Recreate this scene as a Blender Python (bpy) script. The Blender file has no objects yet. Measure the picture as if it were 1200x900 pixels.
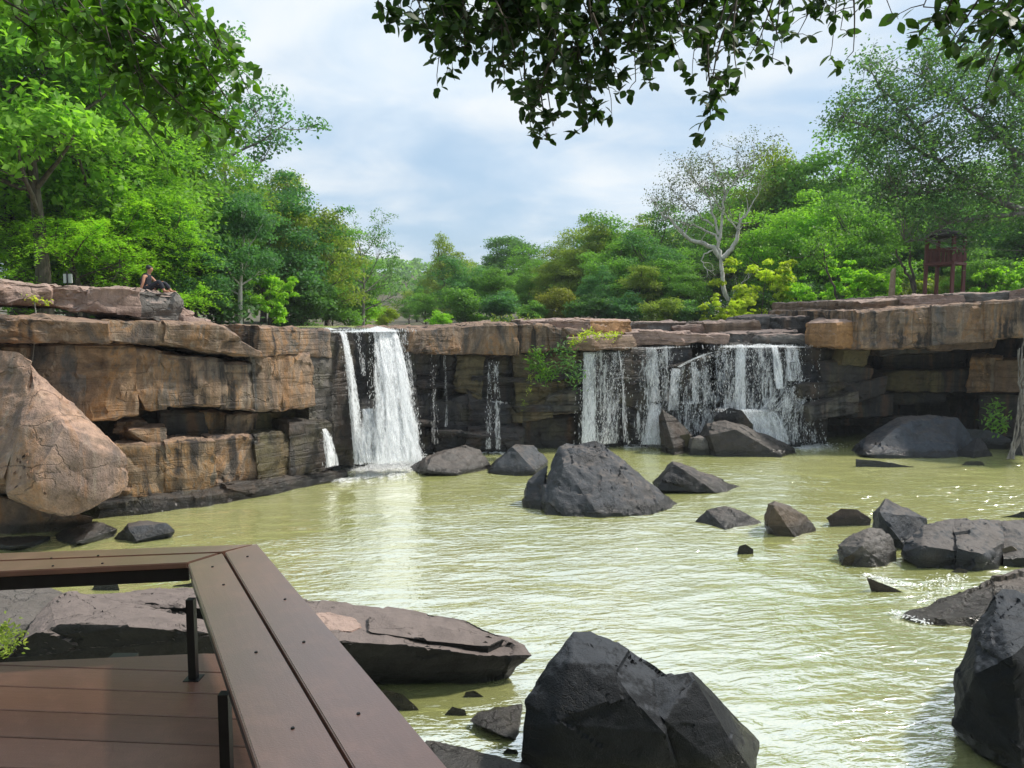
import bpy, bmesh, math, random
import numpy as np
from mathutils import Vector, Matrix

# ------------------------------------------------------------------ scene, camera, world, sun
S = bpy.context.scene
COL = S.collection
F = 900.0
CAMZ = 5.0
PITCH = math.atan(75.0 / F)
cam_d = bpy.data.cameras.new("camera")
cam = bpy.data.objects.new("camera", cam_d)
COL.objects.link(cam)
cam.location = (0, 0, CAMZ)
cam.rotation_euler = (math.pi / 2 - PITCH, 0, 0)
cam_d.sensor_width = 36.0
cam_d.lens = 27.0
cam_d.clip_start = 0.05
cam_d.clip_end = 5000.0
S.camera = cam
S.view_settings.view_transform = 'Standard'
S.view_settings.look = 'None'
S.view_settings.gamma = 1.0
S.view_settings.exposure = 0.53
S.cycles.max_bounces = 6
S.cycles.diffuse_bounces = 3
S.cycles.glossy_bounces = 3
S.cycles.transmission_bounces = 3
S.cycles.transparent_max_bounces = 8
S.cycles.use_denoising = True

SUN_DIR = Vector((0.60, 0.16, 0.78)).normalized()
sun_elev = math.asin(SUN_DIR.z)
sun_rot = math.atan2(SUN_DIR.x, SUN_DIR.y)
sl = bpy.data.lights.new("sun", 'SUN')
sl.energy = 3.4
sl.angle = math.radians(4.0)
sl.color = (1.0, 0.94, 0.84)
so = bpy.data.objects.new("sun", sl)
COL.objects.link(so)
so.rotation_euler = SUN_DIR.to_track_quat('Z', 'Y').to_euler()
so.location = SUN_DIR * 100

W = bpy.data.worlds.new("World")
S.world = W
W.use_nodes = True


class NT:
    """small helper round a node tree"""
    def __init__(s, tree):
        s.t = tree
        tree.nodes.clear()

    def n(s, typ, **kw):
        nd = s.t.nodes.new(typ)
        for k, v in kw.items():
            setattr(nd, k, v)
        return nd

    def l(s, a, b):
        s.t.links.new(a, b)

    def val(s, sock, v):
        if hasattr(v, 'is_linked') or isinstance(v, bpy.types.NodeSocket):
            s.l(v, sock)
        else:
            sock.default_value = v

    def math(s, op, a, b=0.0, c=None, clamp=False):
        m = s.n('ShaderNodeMath', operation=op, use_clamp=clamp)
        s.val(m.inputs[0], a)
        s.val(m.inputs[1], b)
        if c is not None:
            s.val(m.inputs[2], c)
        return m.outputs[0]

    def vmath(s, op, a, b):
        m = s.n('ShaderNodeVectorMath', operation=op)
        s.val(m.inputs[0], a)
        s.val(m.inputs[1], b)
        return m.outputs[0]

    def mix(s, f, a, b, blend='MIX'):
        m = s.n('ShaderNodeMix', data_type='RGBA', blend_type=blend)
        s.val(m.inputs[0], f)
        s.val(m.inputs[6], a if not isinstance(a, tuple) else (*a[:3], 1))
        s.val(m.inputs[7], b if not isinstance(b, tuple) else (*b[:3], 1))
        return m.outputs[2]

    def noise(s, vec, scale, detail=4.0, rough=0.55, dist=0.0):
        m = s.n('ShaderNodeTexNoise')
        s.val(m.inputs['Vector'], vec)
        m.inputs['Scale'].default_value = scale
        m.inputs['Detail'].default_value = detail
        m.inputs['Roughness'].default_value = rough
        m.inputs['Distortion'].default_value = dist
        return m.outputs[0]

    def ss(s, x, a, b):
        m = s.n('ShaderNodeMapRange', interpolation_type='SMOOTHSTEP')
        s.val(m.inputs[0], x)
        s.val(m.inputs[1], a)
        s.val(m.inputs[2], b)
        m.inputs[3].default_value = 0.0
        m.inputs[4].default_value = 1.0
        return m.outputs[0]

    def scl(s, vec, v):
        return s.vmath('MULTIPLY', vec, v)


def build_world():
    t = NT(W.node_tree)
    out = t.n('ShaderNodeOutputWorld')
    bg = t.n('ShaderNodeBackground')
    bg.inputs[1].default_value = 0.1
    sky = t.n('ShaderNodeTexSky', sky_type='NISHITA')
    sky.sun_disc = False
    sky.sun_elevation = sun_elev
    sky.sun_rotation = sun_rot
    sky.air_density = 1.0
    sky.dust_density = 2.5
    sky.ozone_density = 1.0
    tc = t.n('ShaderNodeTexCoord')
    sep = t.n('ShaderNodeSeparateXYZ')
    t.l(tc.outputs['Generated'], sep.inputs[0])
    z = t.math('ADD', t.math('ABSOLUTE', sep.outputs[2]), 0.22)
    cx = t.math('DIVIDE', sep.outputs[0], z)
    cy = t.math('DIVIDE', sep.outputs[1], z)
    cmb = t.n('ShaderNodeCombineXYZ')
    t.l(cx, cmb.inputs[0])
    t.l(cy, cmb.inputs[1])
    cmb.inputs[2].default_value = 3.7
    n1 = t.noise(cmb.outputs[0], 0.85, 5, 0.5, 0.6)
    n2 = t.noise(cmb.outputs[0], 2.6, 6, 0.55, 0.4)
    nn = t.math('ADD', t.math('MULTIPLY', n1, 0.75), t.math('MULTIPLY', n2, 0.25))
    f = t.ss(nn, 0.36, 0.60)
    # a thin veil everywhere, thick white cloud where the noise is high
    veil = t.mix(0.66, sky.outputs[0], (3.5, 5.0, 6.6))
    cloud = t.mix(t.ss(n2, 0.35, 0.65), (5.4, 6.25, 7.1), (6.4, 6.8, 7.1))
    c = t.mix(f, veil, cloud)
    t.l(c, bg.inputs[0])
    t.l(bg.outputs[0], out.inputs[0])


build_world()

# ------------------------------------------------------------------ projection helpers (world places of photo points)
_c, _s = math.cos(PITCH), math.sin(PITCH)


def P(px, py, d):
    u = (px - 600.0) / F
    v = (450.0 - py) / F
    t = d / (_c + v * _s)
    return Vector((u * t, d, CAMZ + (-_s + v * _c) * t))


def G(px, py, z=0.0):
    u = (px - 600.0) / F
    v = (450.0 - py) / F
    dz = -_s + v * _c
    t = (z - CAMZ) / dz
    return Vector((u * t, (_c + v * _s) * t, z))


# ------------------------------------------------------------------ numpy noise
def _h(ix, iy, iz, seed):
    h = (ix.astype(np.int64) * 374761393 + iy.astype(np.int64) * 668265263 + iz.astype(np.int64) * 1274126177 + seed * 1013904223) & 0xFFFFFFFF
    h = ((h ^ (h >> 13)) * 1274126177) & 0xFFFFFFFF
    h = ((h ^ (h >> 16)) * 2246822519) & 0xFFFFFFFF
    h = h ^ (h >> 15)
    return (h & 0xFFFFFF).astype(np.float64) / 0xFFFFFF


def vnoise(p, seed=0):
    i = np.floor(p).astype(np.int64)
    f = p - i
    u = f * f * (3 - 2 * f)
    r = np.zeros(len(p))
    for dx in (0, 1):
        wx = u[:, 0] if dx else 1 - u[:, 0]
        for dy in (0, 1):
            wy = u[:, 1] if dy else 1 - u[:, 1]
            for dz in (0, 1):
                wz = u[:, 2] if dz else 1 - u[:, 2]
                r += wx * wy * wz * _h(i[:, 0] + dx, i[:, 1] + dy, i[:, 2] + dz, seed)
    return r * 2 - 1


def fbm(p, octv=4, seed=0, gain=0.5):
    a, r = 1.0, 0
    for o in range(octv):
        r = r + a * vnoise(p * (2.03 ** o) + 17.3 * o, seed + o)
        a *= gain
    return r


def facet(p, seed=0):
    """piecewise planar chipped relief: nearest cell's own tilted plane"""
    i = np.floor(p).astype(np.int64)
    best = np.full(len(p), 1e9)
    val = np.zeros(len(p))
    for dx in (-1, 0, 1):
        for dy in (-1, 0, 1):
            for dz in (-1, 0, 1):
                cx, cy, cz = i[:, 0] + dx, i[:, 1] + dy, i[:, 2] + dz
                q = np.stack([cx + _h(cx, cy, cz, seed), cy + _h(cx, cy, cz, seed + 1), cz + _h(cx, cy, cz, seed + 2)], 1)
                dlt = p - q
                d2 = (dlt ** 2).sum(1)
                m = d2 < best
                if not m.any():
                    continue
                rv = np.stack([_h(cx, cy, cz, seed + 3 + k) - 0.5 for k in range(3)], 1)
                v = (dlt * rv).sum(1) * 1.4 + (_h(cx, cy, cz, seed + 7) - 0.5) * 0.7
                val = np.where(m, v, val)
                best = np.where(m, d2, best)
    return val


# ------------------------------------------------------------------ object helpers
def tag(o, label=None, cat=None, group=None, kind=None):
    if label: o['label'] = label
    if cat: o['category'] = cat
    if group: o['group'] = group
    if kind: o['kind'] = kind
    return o


def link(o, parent=None):
    COL.objects.link(o)
    if parent is not None:
        o.parent = parent
    return o


def empty(name, loc=(0, 0, 0), parent=None):
    o = bpy.data.objects.new(name, None)
    o.location = loc
    o.empty_display_size = 0.2
    return link(o, parent)


def np_mesh(name, verts, faces, mat=None, smooth=True):
    """verts Nx3, faces MxK (all same K)"""
    me = bpy.data.meshes.new(name)
    verts = np.asarray(verts, dtype=np.float32)
    faces = np.asarray(faces, dtype=np.int32)
    k = faces.shape[1]
    me.vertices.add(len(verts))
    me.vertices.foreach_set('co', verts.ravel())
    me.loops.add(faces.size)
    me.loops.foreach_set('vertex_index', faces.ravel())
    me.polygons.add(len(faces))
    me.polygons.foreach_set('loop_start', np.arange(0, faces.size, k, dtype=np.int32))
    if smooth:
        me.polygons.foreach_set('use_smooth', np.ones(len(faces), dtype=bool))
    me.update(calc_edges=True)
    if mat: me.materials.append(mat)
    return me


def mesh_obj(name, me, parent=None, loc=None):
    o = bpy.data.objects.new(name, me)
    if loc is not None: o.location = loc
    return link(o, parent)


def bm_obj(name, bm, mat, parent=None, smooth=False, recenter=True):
    me = bpy.data.meshes.new(name)
    bmesh.ops.recalc_face_normals(bm, faces=bm.faces[:])
    bm.to_mesh(me)
    bm.free()
    if smooth:
        for p in me.polygons: p.use_smooth = True
    me.materials.append(mat)
    return mesh_obj(name, me, parent)


def add_box(bm, corners):
    """8 corners: 4 bottom ring, 4 top ring"""
    v = [bm.verts.new(c) for c in corners]
    for f in ((3, 2, 1, 0), (4, 5, 6, 7), (0, 1, 5, 4), (1, 2, 6, 5), (2, 3, 7, 6), (3, 0, 4, 7)):
        bm.faces.new([v[i] for i in f])


def slab_box(bm, quad, thick):
    """quad = four top points, solid downwards"""
    q = [Vector(p) for p in quad]
    add_box(bm, [p - Vector((0, 0, thick)) for p in q] + q)


def bar(bm, a, b, w, h=None, up=Vector((0, 0, 1))):
    a, b = Vector(a), Vector(b)
    h = h or w
    d = (b - a).normalized()
    if abs(d.dot(up)) > 0.95: up = Vector((0, 1, 0))
    s = d.cross(up).normalized() * (w / 2)
    t = s.cross(d).normalized() * (h / 2)
    add_box(bm, [a - s - t, a + s - t, a + s + t, a - s + t, b - s - t, b + s - t, b + s + t, b - s + t])


def tube_np(polys, sides=6):
    """polys: list of (pts Nx3 array, r0, r1) -> verts, quads"""
    V, Q, off = [], [], 0
    ang = np.linspace(0, 2 * np.pi, sides, endpoint=False)
    for pts, r0, r1 in polys:
        pts = np.asarray(pts, float)
        n = len(pts)
        if n < 2: continue
        tan = np.gradient(pts, axis=0)
        tan /= np.linalg.norm(tan, axis=1, keepdims=True) + 1e-9
        ref = np.tile(np.array([0.31, 0.77, 0.11]), (n, 1))
        a = np.cross(tan, ref)
        a /= np.linalg.norm(a, axis=1, keepdims=True) + 1e-9
        b = np.cross(tan, a)
        r = np.linspace(r0, r1, n)[:, None, None]
        ring = pts[:, None, :] + r * (np.cos(ang)[None, :, None] * a[:, None, :] + np.sin(ang)[None, :, None] * b[:, None, :])
        V.append(ring.reshape(-1, 3))
        for i in range(n - 1):
            for k in range(sides):
                k2 = (k + 1) % sides
                Q.append((off + i * sides + k, off + i * sides + k2, off + (i + 1) * sides + k2, off + (i + 1) * sides + k))
        off += n * sides
    return np.concatenate(V), np.array(Q)


# ------------------------------------------------------------------ materials
def new_mat(name):
    m = bpy.data.materials.new(name)
    m.use_nodes = True
    t = NT(m.node_tree)
    out = t.n('ShaderNodeOutputMaterial')
    return m, t, out


def rock_mat(name, streak=0.6, orange=0.4, pale=0.3, top=(0.30, 0.22, 0.18), top_amt=0.5, rough=0.75, wet=0.0, moss=0.0, bump=0.5, grain=1.0, patch=0.0, spec=0.35, topz=(0.5, 0.85), layer=0.0, dark=1.0, blotch=None):
    m, t, out = new_mat(name)
    geo = t.n('ShaderNodeNewGeometry')
    pos = geo.outputs['Position']
    oi = t.n('ShaderNodeObjectInfo')
    offs = t.vmath('ADD', pos, t.scl(oi.outputs['Random'], (7.0, 3.0, 0.0)) if False else (0, 0, 0))
    n1 = t.noise(offs, 0.9 * grain, 6, 0.6)
    n2 = t.noise(offs, 5.0 * grain, 8, 0.65)
    n3 = t.noise(offs, 22.0 * grain, 6, 0.6)
    base = oi.outputs['Color']
    if patch:
        pn = t.noise(t.scl(offs, (0.55, 0.55, 0.24)), 1.5, 8, 0.68, 1.2)
        cr_ = t.n('ShaderNodeValToRGB')
        t.l(pn, cr_.inputs[0])
        el = cr_.color_ramp.elements
        stops = ((.30, (.03, .03, .033)), (.39, (.12, .112, .105)), (.45, (.20, .14, .095)), (.51, (.33, .235, .16)), (.56, (.38, .205, .085)), (.61, (.20, .17, .14)), (.68, (.06, .058, .058)), (.76, (.25, .18, .12)))
        el[0].position, el[0].color = stops[0][0], (*stops[0][1], 1)
        el[1].position, el[1].color = stops[-1][0], (*stops[-1][1], 1)
        for p_, c_ in stops[1:-1]:
            e_ = el.new(p_)
            e_.color = (*c_, 1)
        base = t.mix(patch, base, cr_.outputs[0])
    k = t.math('ADD', t.math('MULTIPLY', n1, 1.1), t.math('MULTIPLY', n2, 0.9))
    k = t.math('ADD', k, t.math('MULTIPLY', n3, 0.5))
    k = t.math('SUBTRACT', t.math('MULTIPLY', k, 1.35), 0.72)
    k = t.math('MAXIMUM', k, 0.12)
    c = t.mix(1.0, base, t.mix(1.0, (1, 1, 1), k, 'MULTIPLY'), 'MULTIPLY')
    if blotch:
        c = t.mix(t.math('MULTIPLY', t.ss(t.noise(offs, 0.75 * grain, 5, 0.65, 0.6), 0.50, 0.64), 0.5), c, blotch)
    sv = t.scl(offs, (2.4, 2.4, 0.16))
    s1 = t.noise(sv, 1.0, 5, 0.6, 0.3)
    s2 = t.noise(t.vmath('ADD', sv, (13.1, 4.2, 1.0)), 0.8, 5, 0.6, 0.3)
    s3 = t.noise(t.vmath('ADD', sv, (3.7, 21.0, 5.0)), 1.8, 4, 0.6, 0.3)
    if orange:
        c = t.mix(t.math('MULTIPLY', t.ss(s2, 0.50, 0.68), orange), c, (0.36, 0.165, 0.055))
    if moss:
        c = t.mix(t.math('MULTIPLY', t.ss(n1, 0.48, 0.62), moss), c, (0.14, 0.13, 0.035))
    if pale:
        c = t.mix(t.math('MULTIPLY', t.ss(s3, 0.56, 0.70), pale), c, (0.45, 0.39, 0.31))
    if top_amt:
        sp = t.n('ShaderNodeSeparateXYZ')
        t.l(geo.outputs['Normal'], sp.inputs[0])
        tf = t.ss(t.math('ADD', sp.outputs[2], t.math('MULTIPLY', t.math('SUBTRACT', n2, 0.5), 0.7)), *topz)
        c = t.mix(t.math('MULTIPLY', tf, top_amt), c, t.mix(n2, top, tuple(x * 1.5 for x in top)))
    if streak:
        c = t.mix(t.math('MULTIPLY', t.math('MULTIPLY', t.ss(s1, 0.46, 0.60), t.ss(t.noise(offs, 0.45, 3, 0.5), 0.40, 0.56)), streak), c, (0.022, 0.022, 0.024))
    spz = t.n('ShaderNodeSeparateXYZ')
    t.l(pos, spz.inputs[0])
    wz = t.math('SUBTRACT', spz.outputs[2], t.math('MULTIPLY', n1, 0.35))
    wf = t.math('SUBTRACT', 1.0, t.ss(wz, -0.02, 0.17))
    c = t.mix(t.math('MULTIPLY', wf, 0.75), c, (0.022, 0.022, 0.02))
    bs = t.n('ShaderNodeBsdfPrincipled')
    t.l(c, bs.inputs['Base Color'])
    r = t.math('SUBTRACT', rough, t.math('MULTIPLY', wf, 0.35))
    if wet: r = t.math('SUBTRACT', r, t.math('MULTIPLY', t.ss(s1, 0.4, 0.6), wet))
    t.l(r, bs.inputs['Roughness'])
    bs.inputs['Specular IOR Level'].default_value = spec
    vo = t.n('ShaderNodeTexVoronoi', feature='DISTANCE_TO_EDGE')
    nd = t.n('ShaderNodeTexNoise')
    t.l(offs, nd.inputs['Vector'])
    nd.inputs['Scale'].default_value = 1.3 * grain
    nd.inputs['Detail'].default_value = 5
    t.l(t.vmath('ADD', t.scl(offs, (0.7, 0.7, 1.5)), t.scl(nd.outputs['Color'], (1.1, 1.1, 1.1))), vo.inputs['Vector'])
    vo.inputs['Scale'].default_value = 0.8 * grain
    crk = t.math('MULTIPLY', t.math('SUBTRACT', 1.0, t.ss(vo.outputs['Distance'], 0.0, 0.022)), t.ss(n1, 0.46, 0.54))
    c = t.mix(t.math('MULTIPLY', crk, 0.4), c, (0.02, 0.018, 0.017))
    t.l(c, bs.inputs['Base Color'])
    cr = t.math('MULTIPLY', crk, -0.5)
    if layer:
        lv = t.noise(t.vmath('ADD', t.scl(offs, (0.35, 0.35, 7.0)), t.scl(nd.outputs['Color'], (0.5, 0.5, 0.9))), 1.0, 4, 0.6)
        lz = t.ss(lv, 0.36, 0.50)
        c = t.mix(t.math('MULTIPLY', t.math('SUBTRACT', 1.0, lz), 0.5 * layer), c, t.mix(1.0, c, (.3, .28, .27), 'MULTIPLY'))
        cr = t.math('ADD', cr, t.math('MULTIPLY', lz, 0.8 * layer))
    if dark != 1.0:
        c = t.mix(1.0, c, (dark, dark, dark), 'MULTIPLY')
    t.l(c, bs.inputs['Base Color'])
    n4 = t.noise(offs, 60.0 * grain, 3, 0.6)
    hgt = t.math('ADD', t.math('MULTIPLY', n2, 0.8), t.math('MULTIPLY', n3, 0.6))
    hgt = t.math('ADD', hgt, t.math('MULTIPLY', n4, 0.2))
    hgt = t.math('ADD', hgt, cr)
    bp = t.n('ShaderNodeBump')
    bp.inputs['Strength'].default_value = bump
    bp.inputs['Distance'].default_value = 0.07 / grain
    t.l(hgt, bp.inputs['Height'])
    t.l(bp.outputs[0], bs.inputs['Normal'])
    t.l(bs.outputs[0], out.inputs[0])
    return m


M_CLIFF = rock_mat('cliff_rock', streak=0.92, orange=0.25, pale=0.4, top=(0.30, 0.20, 0.15), top_amt=0.6, patch=.75, layer=.6, dark=.82, bump=.7)
M_WET = rock_mat('wet_cliff_rock', streak=0.8, orange=0.12, pale=0.08, top=(0.10, 0.09, 0.08), top_amt=0.5, rough=0.5, wet=0.2, moss=0.3, patch=.12, layer=.9, bump=.8, dark=.62)
M_CAVE = rock_mat('cave_rock', streak=0.6, orange=0.25, pale=0.06, top=(0.10, 0.08, 0.06), top_amt=0.4, moss=0.2, layer=.6, dark=.7)
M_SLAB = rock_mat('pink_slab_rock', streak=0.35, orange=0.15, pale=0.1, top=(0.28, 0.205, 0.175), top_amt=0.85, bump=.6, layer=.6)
M_DARKSLAB = rock_mat('stain_shade_slab_rock', streak=0.2, orange=0.0, pale=0.0, top=(0.155, 0.127, 0.118), top_amt=0.95, bump=.7, grain=1.6, spec=.2, topz=(.55, .8), layer=.3)  # dark sides: stain plus undercut shade put into the colour; tops paler
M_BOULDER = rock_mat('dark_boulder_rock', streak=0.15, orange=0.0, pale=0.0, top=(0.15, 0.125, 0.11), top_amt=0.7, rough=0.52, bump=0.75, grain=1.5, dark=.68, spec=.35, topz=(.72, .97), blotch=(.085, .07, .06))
M_BLACK = rock_mat('black_boulder_rock', streak=0.1, orange=0.0, pale=0.0, top=(0.038, 0.042, 0.05), top_amt=0.9, rough=0.55, bump=0.7, grain=2.2, spec=.2, topz=(.7, .95))
M_GIANT = rock_mat('pink_brown_boulder_rock', streak=0.2, orange=0.5, pale=0.3, top=(0.42, 0.27, 0.20), top_amt=0.5, bump=0.8, patch=.35, blotch=(.09, .08, .078))


def leaf_mat(name, trans=0.5, gloss=0.25, vary=0.55):
    m, t, out = new_mat(name)
    oi = t.n('ShaderNodeObjectInfo')
    at = t.n('ShaderNodeAttribute', attribute_name='rnd')
    geo = t.n('ShaderNodeNewGeometry')
    nz = t.noise(geo.outputs['Position'], 0.45, 3, 0.6)
    k = t.math('ADD', t.math('MULTIPLY', at.outputs['Fac'], vary), 1.0 - vary * 0.5)
    k = t.math('MULTIPLY', k, t.math('ADD', t.math('MULTIPLY', nz, 1.1), 0.45))
    c = t.mix(1.0, oi.outputs['Color'], t.mix(1.0, (1, 1, 1), k, 'MULTIPLY'), 'MULTIPLY')
    # a share of leaves is yellower
    c = t.mix(t.math('MULTIPLY', t.ss(at.outputs['Fac'], 0.75, 1.0), 0.35), c, t.mix(1.0, c, (2.2, 1.6, 0.7), 'MULTIPLY'))
    bs = t.n('ShaderNodeBsdfPrincipled')
    t.l(c, bs.inputs['Base Color'])
    bs.inputs['Roughness'].default_value = 0.5
    bs.inputs['Specular IOR Level'].default_value = gloss
    tr = t.n('ShaderNodeBsdfTranslucent')
    t.l(t.mix(1.0, c, (1.5, 1.7, 0.6), 'MULTIPLY'), tr.inputs[0])
    mx = t.n('ShaderNodeMixShader')
    mx.inputs[0].default_value = trans
    t.l(bs.outputs[0], mx.inputs[1])
    t.l(tr.outputs[0], mx.inputs[2])
    t.l(mx.outputs[0], out.inputs[0])
    return m


M_LEAF = leaf_mat('leaf')
M_NEARLEAF = leaf_mat('near_leaf', trans=0.4, gloss=0.4, vary=0.7)


def bark_mat(name, c1, c2):
    m, t, out = new_mat(name)
    geo = t.n('ShaderNodeNewGeometry')
    v = t.scl(geo.outputs['Position'], (6, 6, 1.2))
    n = t.noise(v, 1.5, 6, 0.65)
    bs = t.n('ShaderNodeBsdfPrincipled')
    t.l(t.mix(t.ss(n, 0.35, 0.65), c1, c2), bs.inputs['Base Color'])
    bs.inputs['Roughness'].default_value = 0.85
    bp = t.n('ShaderNodeBump')
    bp.inputs['Strength'].default_value = 0.5
    bp.inputs['Distance'].default_value = 0.03
    t.l(n, bp.inputs['Height'])
    t.l(bp.outputs[0], bs.inputs['Normal'])
    t.l(bs.outputs[0], out.inputs[0])
    return m


M_BARK = bark_mat('brown_bark', (0.05, 0.04, 0.03), (0.14, 0.115, 0.09))
M_PALEBARK = bark_mat('pale_bark', (0.45, 0.42, 0.38), (0.74, 0.71, 0.67))
M_GREYBARK = bark_mat('grey_bark', (0.11, 0.10, 0.09), (0.26, 0.24, 0.21))


def plain_mat(name, c1, c2, scale=8, rough=0.5, spec=0.4, stretch=(1, 1, 1), bump=0.15, dist=0.005, detail=6):
    m, t, out = new_mat(name)
    geo = t.n('ShaderNodeNewGeometry')
    n = t.noise(t.scl(geo.outputs['Position'], stretch), scale, detail, 0.65)
    bs = t.n('ShaderNodeBsdfPrincipled')
    t.l(t.mix(t.ss(n, 0.3, 0.7), c1, c2), bs.inputs['Base Color'])
    t.l(t.math('ADD', rough - 0.1, t.math('MULTIPLY', n, 0.2)), bs.inputs['Roughness'])
    bs.inputs['Specular IOR Level'].default_value = spec
    bp = t.n('ShaderNodeBump')
    bp.inputs['Strength'].default_value = bump
    bp.inputs['Distance'].default_value = dist
    t.l(n, bp.inputs['Height'])
    t.l(bp.outputs[0], bs.inputs['Normal'])
    t.l(bs.outputs[0], out.inputs[0])
    return m


def board_mat(name, c1, c2, rough, spec, coat=0.0):
    m, t, out = new_mat(name)
    tc = t.n('ShaderNodeTexCoord')
    oi = t.n('ShaderNodeObjectInfo')
    uvv = t.vmath('ADD', tc.outputs['Object'], (0, 0, 0))
    long = t.noise(t.scl(uvv, (2.5, 60, 60)), 1.0, 5, 0.6)
    fine = t.noise(uvv, 160, 4, 0.6)
    spots = t.noise(uvv, 7, 6, 0.7)
    c = t.mix(long, c1, c2)
    c = t.mix(t.math('MULTIPLY', t.ss(spots, 0.45, 0.7), 0.35), c, tuple(x * 1.5 for x in c2))
    k = t.math('ADD', 0.85, t.math('MULTIPLY', oi.outputs['Random'], 0.3))
    c = t.mix(1.0, c, t.mix(1.0, (1, 1, 1), k, 'MULTIPLY'), 'MULTIPLY')
    # pale specks of dust
    c = t.mix(t.math('MULTIPLY', t.ss(t.noise(uvv, 45, 2, 0.5), 0.74, 0.80), 0.5), c, (0.4, 0.35, 0.3))
    bs = t.n('ShaderNodeBsdfPrincipled')
    t.l(c, bs.inputs['Base Color'])
    t.l(t.math('ADD', rough - 0.08, t.math('MULTIPLY', spots, 0.2)), bs.inputs['Roughness'])
    bs.inputs['Specular IOR Level'].default_value = spec
    bs.inputs['Coat Weight'].default_value = coat
    bs.inputs['Coat Roughness'].default_value = 0.28
    bs.inputs['Coat IOR'].default_value = 1.7
    bp = t.n('ShaderNodeBump')
    bp.inputs['Strength'].default_value = 0.5
    bp.inputs['Distance'].default_value = 0.003
    t.l(t.math('ADD', t.math('MULTIPLY', long, 0.5), fine), bp.inputs['Height'])
    t.l(bp.outputs[0], bs.inputs['Normal'])
    t.l(bs.outputs[0], out.inputs[0])
    return m


M_DECK = board_mat('brown_deck_board', (0.15, 0.066, 0.043), (0.21, 0.102, 0.07), 0.38, 0.7)
M_SEAT = board_mat('brown_bench_board', (0.19, 0.082, 0.052), (0.27, 0.13, 0.09), 0.34, 0.7, 0.8)
M_STEEL = plain_mat('dark_steel', (0.014, 0.013, 0.013), (0.022, 0.02, 0.02), 20, 0.45)
M_REDWOOD = plain_mat('red_brown_paint', (0.13, 0.04, 0.036), (0.20, 0.075, 0.065), 4, 0.6, stretch=(1, 1, 0.3))
M_DARKWOOD = plain_mat('dark_roof_wood', (0.02, 0.018, 0.018), (0.05, 0.04, 0.035), 4, 0.7)
M_TAN = plain_mat('tan_wood', (0.3, 0.2, 0.13), (0.45, 0.33, 0.23), 5, 0.8)
M_WHITE = plain_mat('white_paint', (0.7, 0.7, 0.7), (0.8, 0.8, 0.78), 5, 0.4)
M_SKIN = plain_mat('skin', (0.38, 0.18, 0.11), (0.44, 0.22, 0.14), 12, 0.55)
M_NAVY = plain_mat('dark_cloth', (0.012, 0.013, 0.02), (0.03, 0.032, 0.045), 30, 0.85)
M_HAIR = plain_mat('black_hair', (0.008, 0.008, 0.01), (0.02, 0.02, 0.022), 50, 0.5)


def ground_mat():
    m, t, out = new_mat('ground_soil')
    geo = t.n('ShaderNodeNewGeometry')
    n = t.noise(geo.outputs['Position'], 0.6, 8, 0.65)
    n2 = t.noise(geo.outputs['Position'], 6, 6, 0.65)
    c = t.mix(t.ss(n, 0.4, 0.6), (0.09, 0.065, 0.045), (0.05, 0.075, 0.025))
    c = t.mix(t.math('MULTIPLY', n2, 0.6), c, (0.13, 0.10, 0.07))
    bs = t.n('ShaderNodeBsdfPrincipled')
    t.l(c, bs.inputs['Base Color'])
    bs.inputs['Roughness'].default_value = 0.9
    bp = t.n('ShaderNodeBump')
    bp.inputs['Strength'].default_value = 0.6
    bp.inputs['Distance'].default_value = 0.1
    t.l(n2, bp.inputs['Height'])
    t.l(bp.outputs[0], bs.inputs['Normal'])
    t.l(bs.outputs[0], out.inputs[0])
    return m


def water_mat():
    m, t, out = new_mat('murky_water')
    geo = t.n('ShaderNodeNewGeometry')
    pos = geo.outputs['Position']
    n1 = t.noise(pos, 0.12, 3, 0.5)
    c = t.mix(t.ss(n1, 0.3, 0.7), (0.138, 0.147, 0.050), (0.172, 0.175, 0.070))
    rot = t.n('ShaderNodeVectorRotate', rotation_type='Z_AXIS')
    t.l(pos, rot.inputs['Vector'])
    rot.inputs['Angle'].default_value = math.radians(-10)
    v = t.scl(rot.outputs[0], (1.0, 2.6, 1.0))
    w1 = t.noise(v, 2.3, 3, 0.5, 0.5)
    w2 = t.noise(t.scl(rot.outputs[0], (1.0, 2.0, 1.0)), 6.0, 3, 0.5, 0.3)
    gust = t.math('ADD', 0.5, t.math('MULTIPLY', t.ss(t.noise(t.scl(pos, (0.8, 1.3, 1)), 0.28, 3, 0.55, 0.8), 0.36, 0.62), 0.6))
    h = t.math('MULTIPLY', gust, t.math('ADD', w1, t.math('MULTIPLY', w2, 0.24)))
    bp = t.n('ShaderNodeBump')
    bp.inputs['Strength'].default_value = 1.0
    bp.inputs['Distance'].default_value = 0.062
    t.l(h, bp.inputs['Height'])
    df = t.n('ShaderNodeBsdfDiffuse')
    t.l(c, df.inputs[0])
    t.l(bp.outputs[0], df.inputs['Normal'])
    gl = t.n('ShaderNodeBsdfGlossy')
    gl.inputs['Roughness'].default_value = 0.11
    gl.inputs[0].default_value = (1, 1, 1, 1)
    t.l(bp.outputs[0], gl.inputs['Normal'])
    fr = t.n('ShaderNodeFresnel')
    fr.inputs[0].default_value = 1.4
    t.l(bp.outputs[0], fr.inputs['Normal'])
    fac = t.math('MINIMUM', t.math('ADD', t.math('MULTIPLY', fr.outputs[0], 2.9), 0.03), 0.78)
    t.l(fac, gl.inputs[0])
    mx = t.n('ShaderNodeAddShader')
    t.l(df.outputs[0], mx.inputs[0])
    t.l(gl.outputs[0], mx.inputs[1])
    t.l(mx.outputs[0], out.inputs[0])
    return m


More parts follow.
